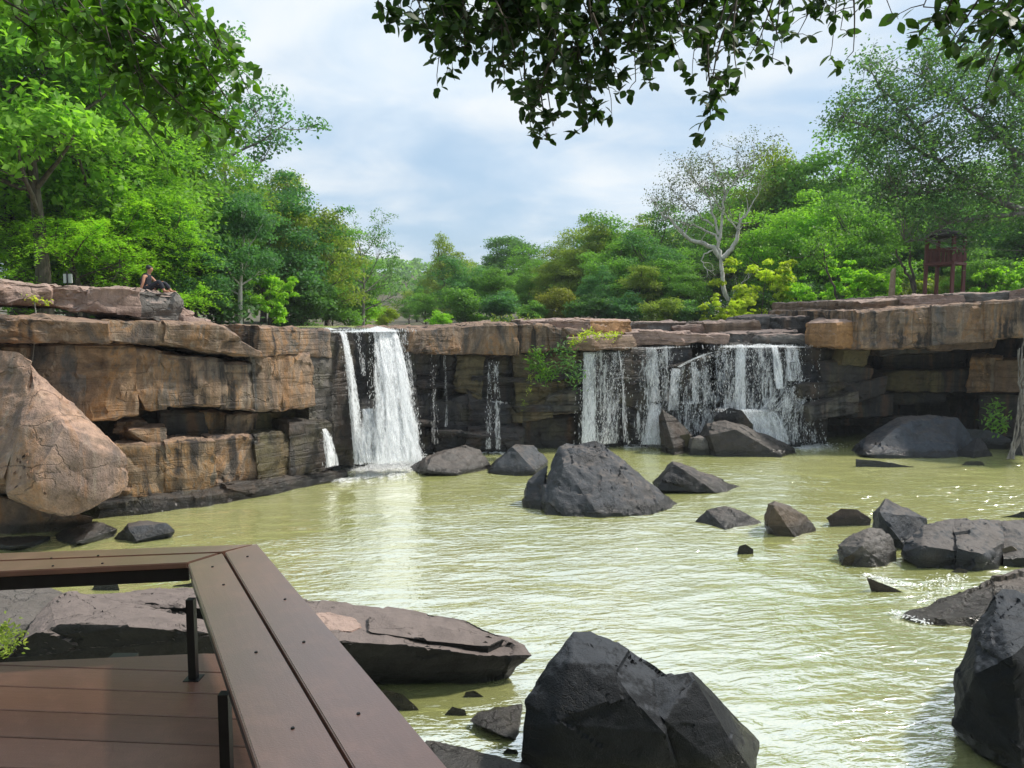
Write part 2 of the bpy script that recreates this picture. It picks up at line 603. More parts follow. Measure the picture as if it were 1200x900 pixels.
def foam_mat(name='white_water', veil=False):
    m, t, out = new_mat(name)
    bs = t.n('ShaderNodeBsdfPrincipled')
    bs.inputs['Base Color'].default_value = (0.93, 0.95, 0.97, 1)
    bs.inputs['Roughness'].default_value = 0.4
    tr = t.n('ShaderNodeBsdfTranslucent')
    tr.inputs[0].default_value = (0.93, 0.95, 0.97, 1)
    mx = t.n('ShaderNodeMixShader')
    mx.inputs[0].default_value = 0.45
    t.l(bs.outputs[0], mx.inputs[1])
    t.l(tr.outputs[0], mx.inputs[2])
    if not veil:
        t.l(mx.outputs[0], out.inputs[0])
        return m
    uv = t.n('ShaderNodeUVMap', uv_map='UVMap')
    de = t.n('ShaderNodeAttribute', attribute_name='dens')
    u3 = uv.outputs[0]
    big = t.noise(t.scl(u3, (2.2, 0.5, 1)), 1.0, 3, 0.5, 0.4)
    mid = t.noise(t.scl(u3, (9.0, 1.6, 1)), 1.0, 5, 0.62, 0.6)
    fin = t.noise(t.scl(u3, (24.0, 7.0, 1)), 1.0, 4, 0.65, 0.5)
    h = t.math('ADD', t.math('MULTIPLY', big, 0.35), t.math('ADD', t.math('MULTIPLY', mid, 0.4), t.math('MULTIPLY', fin, 0.25)))
    thr = t.math('SUBTRACT', 0.60, t.math('MULTIPLY', de.outputs['Fac'], 0.27))
    al = t.ss(h, thr, t.math('ADD', thr, 0.17))
    al = t.math('MULTIPLY', al, 0.95)
    tp = t.n('ShaderNodeBsdfTransparent')
    bp = t.n('ShaderNodeBump')
    bp.inputs['Strength'].default_value = 0.6
    bp.inputs['Distance'].default_value = 0.05
    t.l(h, bp.inputs['Height'])
    t.l(bp.outputs[0], bs.inputs['Normal'])
    m2 = t.n('ShaderNodeMixShader')
    t.l(al, m2.inputs[0])
    t.l(tp.outputs[0], m2.inputs[1])
    t.l(mx.outputs[0], m2.inputs[2])
    t.l(m2.outputs[0], out.inputs[0])
    return m


M_VEIL = foam_mat('falling_water_veil', True)
M_GROUND, M_WATER, M_FOAM = ground_mat(), water_mat(), foam_mat()

# ------------------------------------------------------------------ the gorge outline (waterline under the cliffs)
LEFT_W = [Vector((-17.0, 14.0)), G(0, 606).to_2d(), G(150, 597).to_2d(), G(200, 590).to_2d(), G(300, 575).to_2d(), G(400, 553).to_2d(), G(482, 541).to_2d()]
MID_W = [G(455, 541).to_2d(), G(505, 530).to_2d(), G(600, 527).to_2d(), G(700, 524).to_2d(), G(735, 520).to_2d(), G(940, 518).to_2d(), G(990, 516).to_2d()]
RIGHT_W = [G(930, 517).to_2d(), G(1000, 514).to_2d(), G(1118, 514).to_2d(), G(1330, 530).to_2d()]
GORGE = [Vector((-17, 14))] + LEFT_W[1:] + MID_W[1:] + RIGHT_W[2:] + [Vector((30, 18)), Vector((30, 4)), Vector((6, 4.5)), Vector((-14, 5.5))]


def wall_pt(wall, px, off=0.0):
    """point of the wall line (moved out towards the viewer by off) seen in photo column px"""
    u = (px - 600.0) / F
    segs = []
    for a, b in zip(wall[:-1], wall[1:]):
        t = (b - a).normalized()
        n = Vector((t.y, -t.x))           # right-hand side of left-to-right walk: towards the viewer
        segs.append((a + n * off, b + n * off, n))
    best = None
    for i, (a, b, n) in enumerate(segs):
        # x = u*y (pitch leaves the column ratio nearly the same)
        k = u / _c
        den = (b.x - a.x) - k * (b.y - a.y)
        if abs(den) < 1e-9: continue
        s = (k * a.y - a.x) / den
        lo = -0.02 if i else -9.0
        hi = 1.02 if i < len(segs) - 1 else 9.0
        if lo <= s <= hi:
            p = a + (b - a) * s
            e = max(0, -s, s - 1)
            if best is None or e < best[0]:
                best = (e, p, n)
    if best is None:
        a, b, n = min(segs, key=lambda q: abs((q[0].x + q[1].x) / 2 - u * (q[0].y + q[1].y) / 2))
        return (a + b) / 2, n
    return best[1], best[2]


# ------------------------------------------------------------------ rocks
def rock_mesh(name, hulls, vox, mat, seed=0, size=1.0, a_f=0.10, a_n=0.05, strata=0.0, cuts=4, cutd=.93, corr=0.0):
    bm = bmesh.new()
    sz = size
    rp = random.Random(seed + 900)
    for pts in hulls:
        hb = bmesh.new()
        vs = [hb.verts.new(p) for p in pts]
        r = bmesh.ops.convex_hull(hb, input=vs)
        dead = [g for g in r['geom_interior'] if isinstance(g, bmesh.types.BMVert)]
        dead += [v for v in hb.verts if not v.link_faces and v not in dead]
        bmesh.ops.delete(hb, geom=dead, context='VERTS')
        # split faces: corners broken off along random planes
        ctr = sum((v.co for v in hb.verts), Vector()) / len(hb.verts)
        for k in range(cuts):
            nv_ = Vector((rp.gauss(0, 1), rp.gauss(0, 1), rp.gauss(0, .8))).normalized()
            hm = max((v.co - ctr).dot(nv_) for v in hb.verts)
            bmesh.ops.bisect_plane(hb, geom=hb.verts[:] + hb.edges[:] + hb.faces[:], plane_co=ctr + nv_ * hm * rp.uniform(cutd, .99), plane_no=nv_, clear_outer=True)
            be = [e for e in hb.edges if e.is_boundary]
            if be: bmesh.ops.holes_fill(hb, edges=be)
        bmesh.ops.triangulate(hb, faces=hb.faces[:])
        tm = bpy.data.meshes.new('tmp')
        hb.to_mesh(tm)
        hb.free()
        bm.from_mesh(tm)
        bpy.data.meshes.remove(tm)
    for it in range(9):
        lim_ = vox * 1.7
        long = [e for e in bm.edges if e.calc_length() > lim_]
        if not long: break
        bmesh.ops.subdivide_edges(bm, edges=long, cuts=1, use_grid_fill=False)
        bmesh.ops.triangulate(bm, faces=[f for f in bm.faces if len(f.verts) > 3])
    bmesh.ops.recalc_face_normals(bm, faces=bm.faces[:])
    m2 = bpy.data.meshes.new(name)
    bm.to_mesh(m2)
    bm.free()
    n = len(m2.vertices)
    co = np.empty(n * 3, np.float32)
    no = np.empty(n * 3, np.float32)
    m2.vertices.foreach_get('co', co)
    m2.vertices.foreach_get('normal', no)
    co = co.reshape(-1, 3).astype(float)
    no = no.reshape(-1, 3).astype(float)
    d = a_f * sz * facet(co / (sz * 0.55) * np.array([1, 1, 1.5]), seed)
    d += a_f * 0.45 * sz * facet(co / (sz * 0.2) * np.array([1, 1, 1.7]) + 5.5, seed + 11)
    d += a_n * sz * fbm(co / (sz * 0.35), 5, seed + 31, 0.6)
    if corr:
        d += corr * vnoise(co * np.array([1.6, 1.6, .22]), seed + 71) + corr * .5 * vnoise(co * np.array([4, 4, .5]), seed + 72)
    if strata:
        zz = co[:, 2] + 0.25 * fbm(co / (sz * 1.2), 2, seed + 41)
        st = vnoise(np.stack([zz * 4.5 / sz, co[:, 0] * .15, co[:, 1] * .15], 1), seed + 51)
        d += strata * sz * np.sign(st) * np.abs(st) ** 0.5 * (1 - np.abs(no[:, 2]))
    co += no * d[:, None]
    m2.vertices.foreach_set('co', co.astype(np.float32).ravel())
    m2.polygons.foreach_set('use_smooth', np.ones(len(m2.polygons), dtype=bool))
    m2.materials.clear()
    m2.materials.append(mat)
    m2.update()
    m2.set_sharp_from_angle(angle=math.radians(36))
    return m2, co


def rock_obj(name, hulls, vox, mat, color, parent=None, **kw):
    me, co = rock_mesh(name, hulls, vox, mat, **kw)
    c = np.array([(co[:, 0].min() + co[:, 0].max()) / 2, (co[:, 1].min() + co[:, 1].max()) / 2, co[:, 2].min()])
    me.vertices.foreach_set('co', (co - c).astype(np.float32).ravel())
    me.update()
    o = mesh_obj(name, me, parent, Vector(c) - (parent.location if parent else Vector()))
    o.color = (*color, 1)
    return o


rng = random.Random(7)


def block_pts(wall, px0, px1, top, bot, off, thick, jit=0.08, lean=0.0):
    """hull of one cliff block: its outline as seen, its front off metres out of the wall line"""
    pts = []
    skew = rng.uniform(-4, 4)
    px0 -= 2.2
    px1 += 2.2
    for k, px in enumerate((px0, (px0 + px1) / 2, px1)):
        f = k / 2
        w, n = wall_pt(wall, px, off)
        wb, nb_ = wall_pt(wall, px + skew, off)
        yt = top[0] + (top[1] - top[0]) * f + (rng.uniform(-1.5, 1.5) if k == 1 else 0)
        yb = bot[0] + (bot[1] - bot[0]) * f
        zt = P(px, yt, w.y).z
        zb = P(px, yb, w.y).z
        j = lambda: rng.uniform(-jit, jit)
        n3 = Vector((n.x, n.y, 0))
        fr = Vector((w.x, w.y, 0))
        ch = min(0.09, (zt - zb) * 0.12)
        fb = Vector((wb.x, wb.y, 0))
        pts.append(fr + n3 * (j() - ch) + Vector((0, 0, zt)))
        pts.append(fr + n3 * j() + Vector((0, 0, zt - ch)))
        pts.append(fb + n3 * (j() - lean) + Vector((0, 0, zb + ch * 0.6)))
        pts.append(fb + n3 * (j() - lean - ch * 0.7) + Vector((0, 0, zb)))
        bk = fr - n3 * thick
        pts.append(bk + Vector((0, 0, zt + j())))
        pts.append(bk + Vector((0, 0, zb)))
    return pts


seedc = [100]


def cliff_block(parent, wall, px0, px1, top, bot, off, thick, color, mat, name='rock_block', vox=0.085, jit=0.07, lean=0.0, size=None, a_f=0.055, a_n=0.02, strata=0.02):
    seedc[0] += 3
    if mat is M_WET: strata = 0.045
    pts = block_pts(wall, px0, px1, top, bot, off, thick, jit, lean)
    return rock_obj(name, [pts], vox, mat, color, parent, seed=seedc[0], size=size or 1.2, a_f=a_f, a_n=a_n, strata=strata, cuts=2, cutd=.95, corr=0.035)


TAN, BROWN, GREYB, ORANGE, DARK, OLIVE, PINK, BLUEK = (0.30, 0.22, 0.155), (0.21, 0.145, 0.10), (0.15, 0.14, 0.13), (0.36, 0.20, 0.09), (0.055, 0.052, 0.05), (0.16, 0.135, 0.065), (0.34, 0.24, 0.20), (0.034, 0.041, 0.054)


def cliff_core(name, wall, px0, px1, step, off, thick, topy, mat, color, label):
    """solid body of the cliff behind its blocks"""
    hulls = []
    x = px0
    while x < px1:
        x2 = min(x + step, px1)
        a, na = wall_pt(wall, x, off)
        b, nb = wall_pt(wall, x2, off)
        pts = []
        for w, n, px in ((a, na, x), (b, nb, x2)):
            zt = P(px, topy, w.y).z
            for q in (w, w - n * thick):
                pts.append(Vector((q.x, q.y, zt)))
                pts.append(Vector((q.x, q.y, -1.4)))
        hulls.append(pts)
        x = x2
    o = rock_obj(name, hulls, 0.2, mat, color, None, seed=5, size=1.6, a_f=0.10, a_n=0.05)
    return tag(o, label, 'cliff', None, 'structure')


# ---- left cliff
cl = cliff_core('cliff', LEFT_W, -90, 470, 60, -0.7, 4.5, 392, M_CAVE, DARK, 'layered brown rock wall left of the tall waterfall')
inv = lambda o, p: o
CLEFT = [
    # px0, px1, top, bot, off, thick, colour, mat
    (-70, 128, (366, 376), (398, 402), 0.78, 4.0, BROWN, M_CLIFF),
    (124, 204, (375, 378), (400, 404), 0.72, 4.0, TAN, M_CLIFF),
    (198, 312, (376, 381), (404, 421), 0.85, 4.0, BROWN, M_CLIFF),
    (308, 352, (381, 384), (419, 416), 0.70, 4.0, GREYB, M_CLIFF),
    (348, 386, (384, 387), (416, 418), 0.45, 3.5, GREYB, M_CLIFF),
    (-60, 44, (400, 404), (500, 505), 0.42, 1.6, BROWN, M_CLIFF),
    (40, 98, (402, 403), (488, 490), 0.50, 1.6, GREYB, M_CLIFF),
    (92, 158, (401, 403), (494, 488), 0.56, 1.6, ORANGE, M_CLIFF),
    (144, 192, (406, 412), (484, 480), 0.46, 1.6, BROWN, M_CLIFF),
    (183, 260, (415, 421), (478, 476), 0.54, 1.6, TAN, M_CLIFF),
    (257, 300, (424, 424), (480, 482), 0.48, 1.6, GREYB, M_CLIFF),
    (297, 334, (418, 416), (482, 480), 0.60, 1.6, GREYB, M_CLIFF),
    (331, 364, (414, 413), (482, 476), 0.64, 1.6, BROWN, M_CLIFF),
    (361, 386, (416, 418), (495, 495), 0.35, 1.6, GREYB, M_WET),
    (136, 168, (493, 494), (508, 510), -0.1, 1.2, BROWN, M_CLIFF),
    (150, 192, (502, 500), (521, 519), 0.35, 1.2, TAN, M_CLIFF),
    (188, 236, (480, 482), (512, 512), -0.35, 0.8, DARK, M_CAVE),
    (236, 272, (483, 484), (513, 510), -0.35, 1.0, OLIVE, M_CLIFF),
    (268, 300, (486, 484), (511, 507), -0.1, 1.0, TAN, M_CLIFF),
    (298, 345, (482, 480), (508, 505), -0.3, 1.0, OLIVE, M_CAVE),
    (130, 196, (520, 519), (585, 580), 0.42, 1.4, OLIVE, M_CLIFF),
    (193, 248, (517, 513), (579, 574), 0.50, 1.4, OLIVE, M_CLIFF),
    (246, 300, (513, 509), (573, 568), 0.40, 1.4, BROWN, M_CLIFF),
    (298, 344, (508, 506), (569, 562), 0.48, 1.4, OLIVE, M_WET),
    (341, 390, (492, 494), (563, 556), 0.55, 1.4, DARK, M_WET),
]
for (a, b, tp, bt, off, th, colr, mt) in CLEFT:
    cliff_block(cl, LEFT_W, a, b, tp, bt, off, th, colr, mt)
# dark ledge at the waterline
for a, b, y0, y1 in ((110, 240, 588, 578), (225, 330, 580, 567), (318, 402, 568, 553)):
    cliff_block(cl, LEFT_W, a, b, (y0, y1), (y0 + 26, y1 + 22), 0.85, 1.4, DARK, M_WET, name='waterline_ledge', jit=0.12)
# top slabs resting on the wall
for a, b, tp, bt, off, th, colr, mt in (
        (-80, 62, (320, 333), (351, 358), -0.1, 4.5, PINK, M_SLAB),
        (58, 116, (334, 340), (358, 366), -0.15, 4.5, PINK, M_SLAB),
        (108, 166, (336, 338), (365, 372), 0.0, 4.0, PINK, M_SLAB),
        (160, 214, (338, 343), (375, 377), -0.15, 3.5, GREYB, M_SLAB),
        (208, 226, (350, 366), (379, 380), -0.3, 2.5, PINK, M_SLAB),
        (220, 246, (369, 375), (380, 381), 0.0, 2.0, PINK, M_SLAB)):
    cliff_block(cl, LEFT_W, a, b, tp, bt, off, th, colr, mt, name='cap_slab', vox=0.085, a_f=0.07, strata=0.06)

# ---- middle cliff with both falls
cm = cliff_core('cliff', MID_W, 440, 1000, 50, -1.0, 4.5, 408, M_CAVE, DARK, 'dark wet rock wall in the middle, between and behind the waterfalls')
CMID = [
    (376, 412, (388, 387), (548, 546), 0.30, 1.5, DARK, M_WET, LEFT_W),
    (410, 440, (388, 388), (545, 544), 0.10, 1.5, BLUEK, M_WET, LEFT_W),
    (438, 486, (388, 388), (544, 541), -0.15, 1.5, BLUEK, M_WET, LEFT_W),
    (470, 512, (388, 387), (440, 440), 0.45, 1.5, BLUEK, M_WET, MID_W),
    (470, 512, (440, 440), (534, 532), 0.25, 1.5, BLUEK, M_WET, MID_W),
    (478, 545, (386, 381), (414, 415), 0.75, 3.5, BLUEK, M_CLIFF, MID_W),
    (543, 574, (381, 379), (415, 416), 0.80, 3.5, BROWN, M_CLIFF, MID_W),
    (571, 603, (380, 379), (416, 417), 0.86, 3.5, TAN, M_CLIFF, MID_W),
    (601, 646, (380, 381), (415, 411), 0.75, 3.5, GREYB, M_CLIFF, MID_W),
    (643, 684, (381, 386), (411, 408), 0.70, 3.5, BLUEK, M_CLIFF, MID_W),
    (666, 740, (394, 392), (411, 408), 0.85, 3.0, BROWN, M_SLAB, MID_W),
    (510, 540, (414, 414), (470, 470), 0.30, 1.4, BLUEK, M_WET, MID_W),
    (538, 566, (414, 415), (472, 470), 0.42, 1.4, OLIVE, M_WET, MID_W),
    (564, 606, (417, 417), (468, 470), 0.25, 1.4, BLUEK, M_WET, MID_W),
    (604, 640, (415, 414), (470, 470), 0.45, 1.4, OLIVE, M_WET, MID_W),
    (638, 684, (413, 411), (468, 466), 0.35, 1.4, OLIVE, M_WET, MID_W),
    (508, 552, (470, 470), (532, 531), 0.45, 1.4, BLUEK, M_WET, MID_W),
    (550, 604, (469, 470), (500, 500), 0.55, 1.4, BLUEK, M_WET, MID_W),
    (550, 612, (499, 500), (531, 531), 0.70, 1.4, BLUEK, M_WET, MID_W),
    (602, 645, (469, 468), (496, 490), 0.62, 1.4, OLIVE, M_WET, MID_W),
    (642, 684, (466, 466), (486, 484), 0.60, 1.4, GREYB, M_WET, MID_W),
    (610, 684, (488, 486), (530, 528), -0.1, 1.2, DARK, M_CAVE, MID_W),
    # right falls: left curtain wall, notch block, broad cascade
    (680, 732, (413, 408), (468, 468), 0.35, 1.5, BLUEK, M_WET, MID_W),
    (680, 732, (466, 466), (528, 526), 0.25, 1.5, BLUEK, M_WET, MID_W),
    (728, 762, (409, 406), (468, 470), 0.55, 1.5, DARK, M_WET, MID_W),
    (730, 764, (468, 468), (526, 525), 0.45, 1.5, BLUEK, M_WET, MID_W),
    (758, 806, (405, 407), (470, 470), 0.40, 1.5, BLUEK, M_WET, MID_W),
    (760, 800, (470, 470), (525, 525), 0.65, 1.5, BLUEK, M_WET, MID_W),
    (786, 850, (428, 412), (472, 471), 0.80, 1.5, DARK, M_WET, MID_W),
    (782, 852, (470, 470), (524, 524), 1.05, 1.5, BLUEK, M_WET, MID_W),
    (834, 880, (404, 403), (440, 440), 0.65, 2.0, BLUEK, M_WET, MID_W),
    (878, 948, (404, 408), (440, 440), 0.60, 2.0, BLUEK, M_WET, MID_W),
    (845, 900, (440, 438), (482, 482), 0.95, 1.6, BLUEK, M_WET, MID_W),
    (898, 950, (446, 436), (482, 480), 1.05, 1.6, BLUEK, M_WET, MID_W),
    (840, 935, (480, 480), (526, 524), 1.45, 2.0, BLUEK, M_WET, MID_W),
    (930, 968, (466, 462), (524, 524), 0.95, 1.6, DARK, M_WET, MID_W),
]
def seam(y, px):
    return y + 11 * math.sin(px / 23.0) + 5 * math.sin(px / 8.0) if 464 <= y <= 474 else y


CMID = [(a, b, (seam(tp[0], a), seam(tp[1], b)), (seam(bt[0], a), seam(bt[1], b)), off, th, colr, mt, wl) for (a, b, tp, bt, off, th, colr, mt, wl) in CMID]
for a, b, y0, y1, h_, off in ((486, 540, 446, 450, 7, .42), (512, 604, 504, 508, 8, .85), (604, 684, 476, 474, 8, .75), (556, 640, 440, 444, 6, .5), (486, 520, 492, 490, 8, .5), (690, 764, 446, 441, 7, .62), (740, 800, 492, 496, 9, .8), (846, 946, 424, 428, 7, .85), (640, 686, 440, 436, 7, .55)):
    CMID.append((a, b, (y0, y1), (y0 + h_, y1 + h_), off, 1.2, BLUEK, M_WET, MID_W))
for (a, b, tp, bt, off, th, colr, mt, wl) in CMID:
    cliff_block(cm, wl, a, b, tp, bt, off, th, colr, mt)
# flat slabs lying on the plateau above the middle wall
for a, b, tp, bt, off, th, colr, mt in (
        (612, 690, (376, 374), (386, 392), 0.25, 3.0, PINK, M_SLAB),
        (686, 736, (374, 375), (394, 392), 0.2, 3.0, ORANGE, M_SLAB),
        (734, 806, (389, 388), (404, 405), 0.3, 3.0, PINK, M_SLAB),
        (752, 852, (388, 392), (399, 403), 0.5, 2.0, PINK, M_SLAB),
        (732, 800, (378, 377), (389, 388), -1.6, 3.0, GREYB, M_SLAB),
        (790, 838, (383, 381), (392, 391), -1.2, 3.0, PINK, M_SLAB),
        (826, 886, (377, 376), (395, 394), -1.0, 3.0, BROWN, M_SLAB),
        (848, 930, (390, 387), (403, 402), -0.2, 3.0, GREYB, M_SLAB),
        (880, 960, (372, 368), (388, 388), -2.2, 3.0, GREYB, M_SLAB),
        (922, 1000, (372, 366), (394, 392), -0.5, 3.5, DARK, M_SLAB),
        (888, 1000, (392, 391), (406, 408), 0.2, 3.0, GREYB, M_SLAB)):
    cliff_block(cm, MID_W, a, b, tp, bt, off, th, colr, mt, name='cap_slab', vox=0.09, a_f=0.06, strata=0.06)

# ---- right cliff with its overhang
cr = cliff_core('cliff', RIGHT_W, 950, 1330, 60, -1.4, 6.0, 395, M_CAVE, DARK, 'deep undercut rock wall right of the wide waterfall')
for a, b, tp, bt, off, th, colr, mt in (
        (1004, 1098, (364, 356), (410, 408), 2.7, 6.0, BROWN, M_CLIFF),
        (1092, 1160, (357, 354), (406, 400), 3.0, 6.0, GREYB, M_CLIFF),
        (1154, 1290, (354, 346), (398, 384), 3.2, 6.0, TAN, M_CLIFF),
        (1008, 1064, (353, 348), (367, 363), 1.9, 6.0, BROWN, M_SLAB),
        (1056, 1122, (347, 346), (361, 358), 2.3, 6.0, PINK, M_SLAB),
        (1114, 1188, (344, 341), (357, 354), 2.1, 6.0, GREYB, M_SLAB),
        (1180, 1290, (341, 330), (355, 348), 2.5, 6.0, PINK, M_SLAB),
        (1030, 1096, (404, 402), (417, 413), 2.1, 2.5, DARK, M_CAVE),
        (1090, 1160, (399, 397), (411, 408), 2.3, 2.5, BROWN, M_CAVE),
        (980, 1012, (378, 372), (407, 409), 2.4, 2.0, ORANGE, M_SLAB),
        (1036, 1128, (414, 412), (438, 436), -0.6, 2.0, DARK, M_CAVE),
        (1030, 1104, (437, 434), (459, 460), 0.4, 2.0, OLIVE, M_CAVE),
        (1102, 1142, (434, 432), (460, 459), 0.3, 2.0, DARK, M_CAVE),
        (1139, 1170, (417, 418), (460, 459), 0.55, 2.0, ORANGE, M_CLIFF),
        (1168, 1230, (420, 420), (460, 460), 0.6, 2.0, BROWN, M_CAVE),
        (1020, 1110, (459, 460), (474, 472), 0.1, 2.0, DARK, M_CAVE),
        (1150, 1230, (462, 462), (512, 515), 0.4, 2.0, DARK, M_CAVE),
        (976, 1060, (489, 488), (499, 498), 0.5, 2.0, DARK, M_CAVE)):
    cliff_block(cr, RIGHT_W, a, b, tp, bt, off, th, colr, mt, vox=0.09)
for a, b, tp, bt, off, th, colr, mt in (
        (936, 990, (406, 408), (432, 436), 1.0, 2.5, DARK, M_WET),
        (928, 962, (424, 430), (452, 448), 1.3, 2.0, BLUEK, M_WET),
        (964, 994, (426, 418), (452, 452), 1.5, 2.0, DARK, M_CAVE),
        (990, 1016, (410, 408), (428, 430), 1.7, 2.0, OLIVE, M_CAVE),
        (992, 1018, (428, 430), (448, 450), 1.5, 2.0, DARK, M_CAVE),
        (936, 1000, (450, 448), (466, 470), 1.6, 2.0, DARK, M_WET),
        (996, 1040, (452, 440), (478, 462), 1.7, 2.0, DARK, M_CAVE),
        (950, 1004, (476, 458), (494, 484), 2.0, 2.0, GREYB, M_WET),
        (1000, 1046, (462, 462), (490, 488), 1.2, 2.0, DARK, M_CAVE)):
    cliff_block(cr, RIGHT_W, a, b, tp, bt, off, th, colr, mt, vox=0.09, jit=0.14)


# ---- boulders
def boulder(name, label, color, mat, hulls, vox=0.05, size=None, group=None, a_f=0.04, a_n=0.022, strata=0.0, seed=None, sink=True, cuts=3):
    """hulls: lists of (px, py, depth); every low point is also carried down under the water"""
    H = []
    for h in hulls:
        pts = [P(*q) for q in h]
        zmin = min(p.z for p in pts)
        zmax = max(p.z for p in pts)
        if sink:
            pts += [Vector((p.x, p.y, min(-0.5, p.z - 0.4))) for p in pts if p.z < zmin + 0.35 * (zmax - zmin)]
        H.append(pts)
    allp = [p for h in H for p in h]
    ex = max(max(p[k] for p in allp) - min(p[k] for p in allp) for k in (0, 1))
    seedc[0] += 3
    o = rock_obj(name, H, vox, mat, color, None, seed=seed or seedc[0], size=size or ex * 0.55, a_f=a_f * .6, a_n=a_n * .8, strata=strata, cuts=cuts, cutd=.95)
    return tag(o, label, 'boulder', group)


def D(py, z=0.0):
    return G(600, py, z).y


GREYD, BLACKR, BRN, GREYL = (0.055, 0.063, 0.078), (0.006, 0.008, 0.012), (0.15, 0.115, 0.09), (0.22, 0.215, 0.21)


def simple(name, label, color, mat, sil, base, dback, front=(), vox=0.05, **kw):
    """sil: outline (px,py) at the depth of its waterline row base plus a bit; front: nearer points (px,py,shift)"""
    d0 = D(base)
    mid = d0 + dback * 0.45
    cx = sum(p[0] for p in sil) / len(sil)
    cy = max(p[1] for p in sil)
    h = [(x, y, mid) for x, y in sil]
    h += [(cx + (x - cx) * 0.7, cy + (y - cy) * 0.8, d0 + dback) for x, y in sil]
    h += [(x, y, d0 + s) for x, y, s in front]
    return boulder(name, label, color, mat, [h], vox, **kw)


# giant boulder on the left
d0 = D(646)
boulder('boulder', 'huge pinkish brown boulder leaning against the left cliff', (0.27, 0.185, 0.145), M_GIANT, [
    [(-90, 520, d0 + .8), (-70, 420, d0 + 1.6), (0, 411, d0 + 1.3), (20, 415, d0 + 1.2), (36, 424, d0 + 1.1), (-90, 560, d0 + .3), (4, 560, d0 - .2), (34, 470, d0 + .55), (-20, 420, d0 + 4), (36, 430, d0 + 3.5), (-90, 440, d0 + 4), (30, 590, d0 + 3)],
    [(36, 428, d0 + 1.2), (60, 450, d0 + 1.0), (92, 482, d0 + 0.9), (133, 518, d0 + 0.9), (149, 535, d0 + 1.0), (152, 552, d0 + 1.05), (146, 572, d0 + 1.0), (118, 588, d0 + 0.5), (80, 606, d0 + 0.2), (52, 598, d0 - 0.1), (8, 578, d0 - 0.35), (24, 500, d0 + 0.1), (40, 455, d0 + .7), (75, 500, d0 + .1), (110, 530, d0 + .35), (40, 560, d0 - .45), (0, 500, d0 + .8), (140, 580, d0 + 2.6), (60, 470, d0 + 3), (130, 520, d0 + 2.8), (20, 590, d0 + 2)],
    [(-90, 560, d0 + 1.6), (60, 598, d0 + 1.4), (110, 606, d0 + 1.8), (-90, 680, d0 + 1.4), (90, 670, d0 + 1.9), (-90, 680, d0 + 4), (60, 590, d0 + 4), (-90, 600, d0 + 4)]],
    vox=0.05, size=2.0, a_f=0.045, a_n=0.02, strata=0.012, cuts=0, sink=False)

simple('boulder', 'dark wet rock in the water below the huge left boulder', GREYD, M_BOULDER, [(132, 632), (150, 613), (172, 610), (195, 613), (206, 622), (190, 633), (150, 639)], 636, 1.0, [(160, 634, -0.1), (150, 618, .1)])
simple('flat_rock', 'flat blue grey rock shelf at the foot of the huge left boulder', (0.10, 0.11, 0.12), M_BOULDER, [(-60, 632), (40, 627), (60, 628), (58, 646), (-60, 652)], 646, 2.0, [(20, 640, -0.2)], vox=0.06)
simple('flat_rock', 'flat dark rock between the huge left boulder and the small wet rock', (0.09, 0.095, 0.10), M_BOULDER, [(56, 632), (80, 618), (120, 612), (138, 620), (132, 632), (80, 643)], 640, 1.8, [(90, 636, -0.1)], vox=0.05)

# pool boulders, far row
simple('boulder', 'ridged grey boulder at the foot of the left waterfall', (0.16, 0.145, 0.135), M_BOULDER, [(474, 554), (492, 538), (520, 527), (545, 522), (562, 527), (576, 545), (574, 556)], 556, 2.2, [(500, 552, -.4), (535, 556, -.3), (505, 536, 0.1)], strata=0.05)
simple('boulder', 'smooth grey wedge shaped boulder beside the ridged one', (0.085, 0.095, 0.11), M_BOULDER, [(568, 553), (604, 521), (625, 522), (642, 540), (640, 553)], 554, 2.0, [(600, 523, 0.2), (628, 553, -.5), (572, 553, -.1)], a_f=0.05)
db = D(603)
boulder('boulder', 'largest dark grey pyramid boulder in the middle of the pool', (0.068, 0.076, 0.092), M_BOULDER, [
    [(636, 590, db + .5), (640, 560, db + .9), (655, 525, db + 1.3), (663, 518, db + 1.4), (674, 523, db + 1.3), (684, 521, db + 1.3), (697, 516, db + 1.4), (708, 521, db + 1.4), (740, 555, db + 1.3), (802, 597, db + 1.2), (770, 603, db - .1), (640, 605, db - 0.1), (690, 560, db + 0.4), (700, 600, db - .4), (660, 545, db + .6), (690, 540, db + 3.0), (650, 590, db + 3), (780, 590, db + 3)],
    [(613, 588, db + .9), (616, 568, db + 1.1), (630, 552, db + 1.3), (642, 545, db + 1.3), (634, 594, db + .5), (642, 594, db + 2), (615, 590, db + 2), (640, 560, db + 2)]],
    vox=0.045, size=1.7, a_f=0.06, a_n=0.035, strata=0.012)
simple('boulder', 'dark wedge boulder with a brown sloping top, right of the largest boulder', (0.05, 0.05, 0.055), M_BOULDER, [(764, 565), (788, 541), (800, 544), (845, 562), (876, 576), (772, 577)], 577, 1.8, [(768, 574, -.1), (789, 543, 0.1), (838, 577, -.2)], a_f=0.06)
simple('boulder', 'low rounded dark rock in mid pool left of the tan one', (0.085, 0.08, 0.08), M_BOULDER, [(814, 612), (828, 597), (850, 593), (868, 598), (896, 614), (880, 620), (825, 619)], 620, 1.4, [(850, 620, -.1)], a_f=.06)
simple('boulder', 'brown and tan blocky rock standing in mid pool', (0.15, 0.11, 0.075), M_BOULDER, [(896, 608), (899, 590), (908, 587), (925, 593), (945, 605), (957, 620), (935, 629), (900, 622)], 627, 1.0, [(905, 592, -.1), (932, 630, -.2), (900, 615, -.1)], a_f=.08, vox=.04)
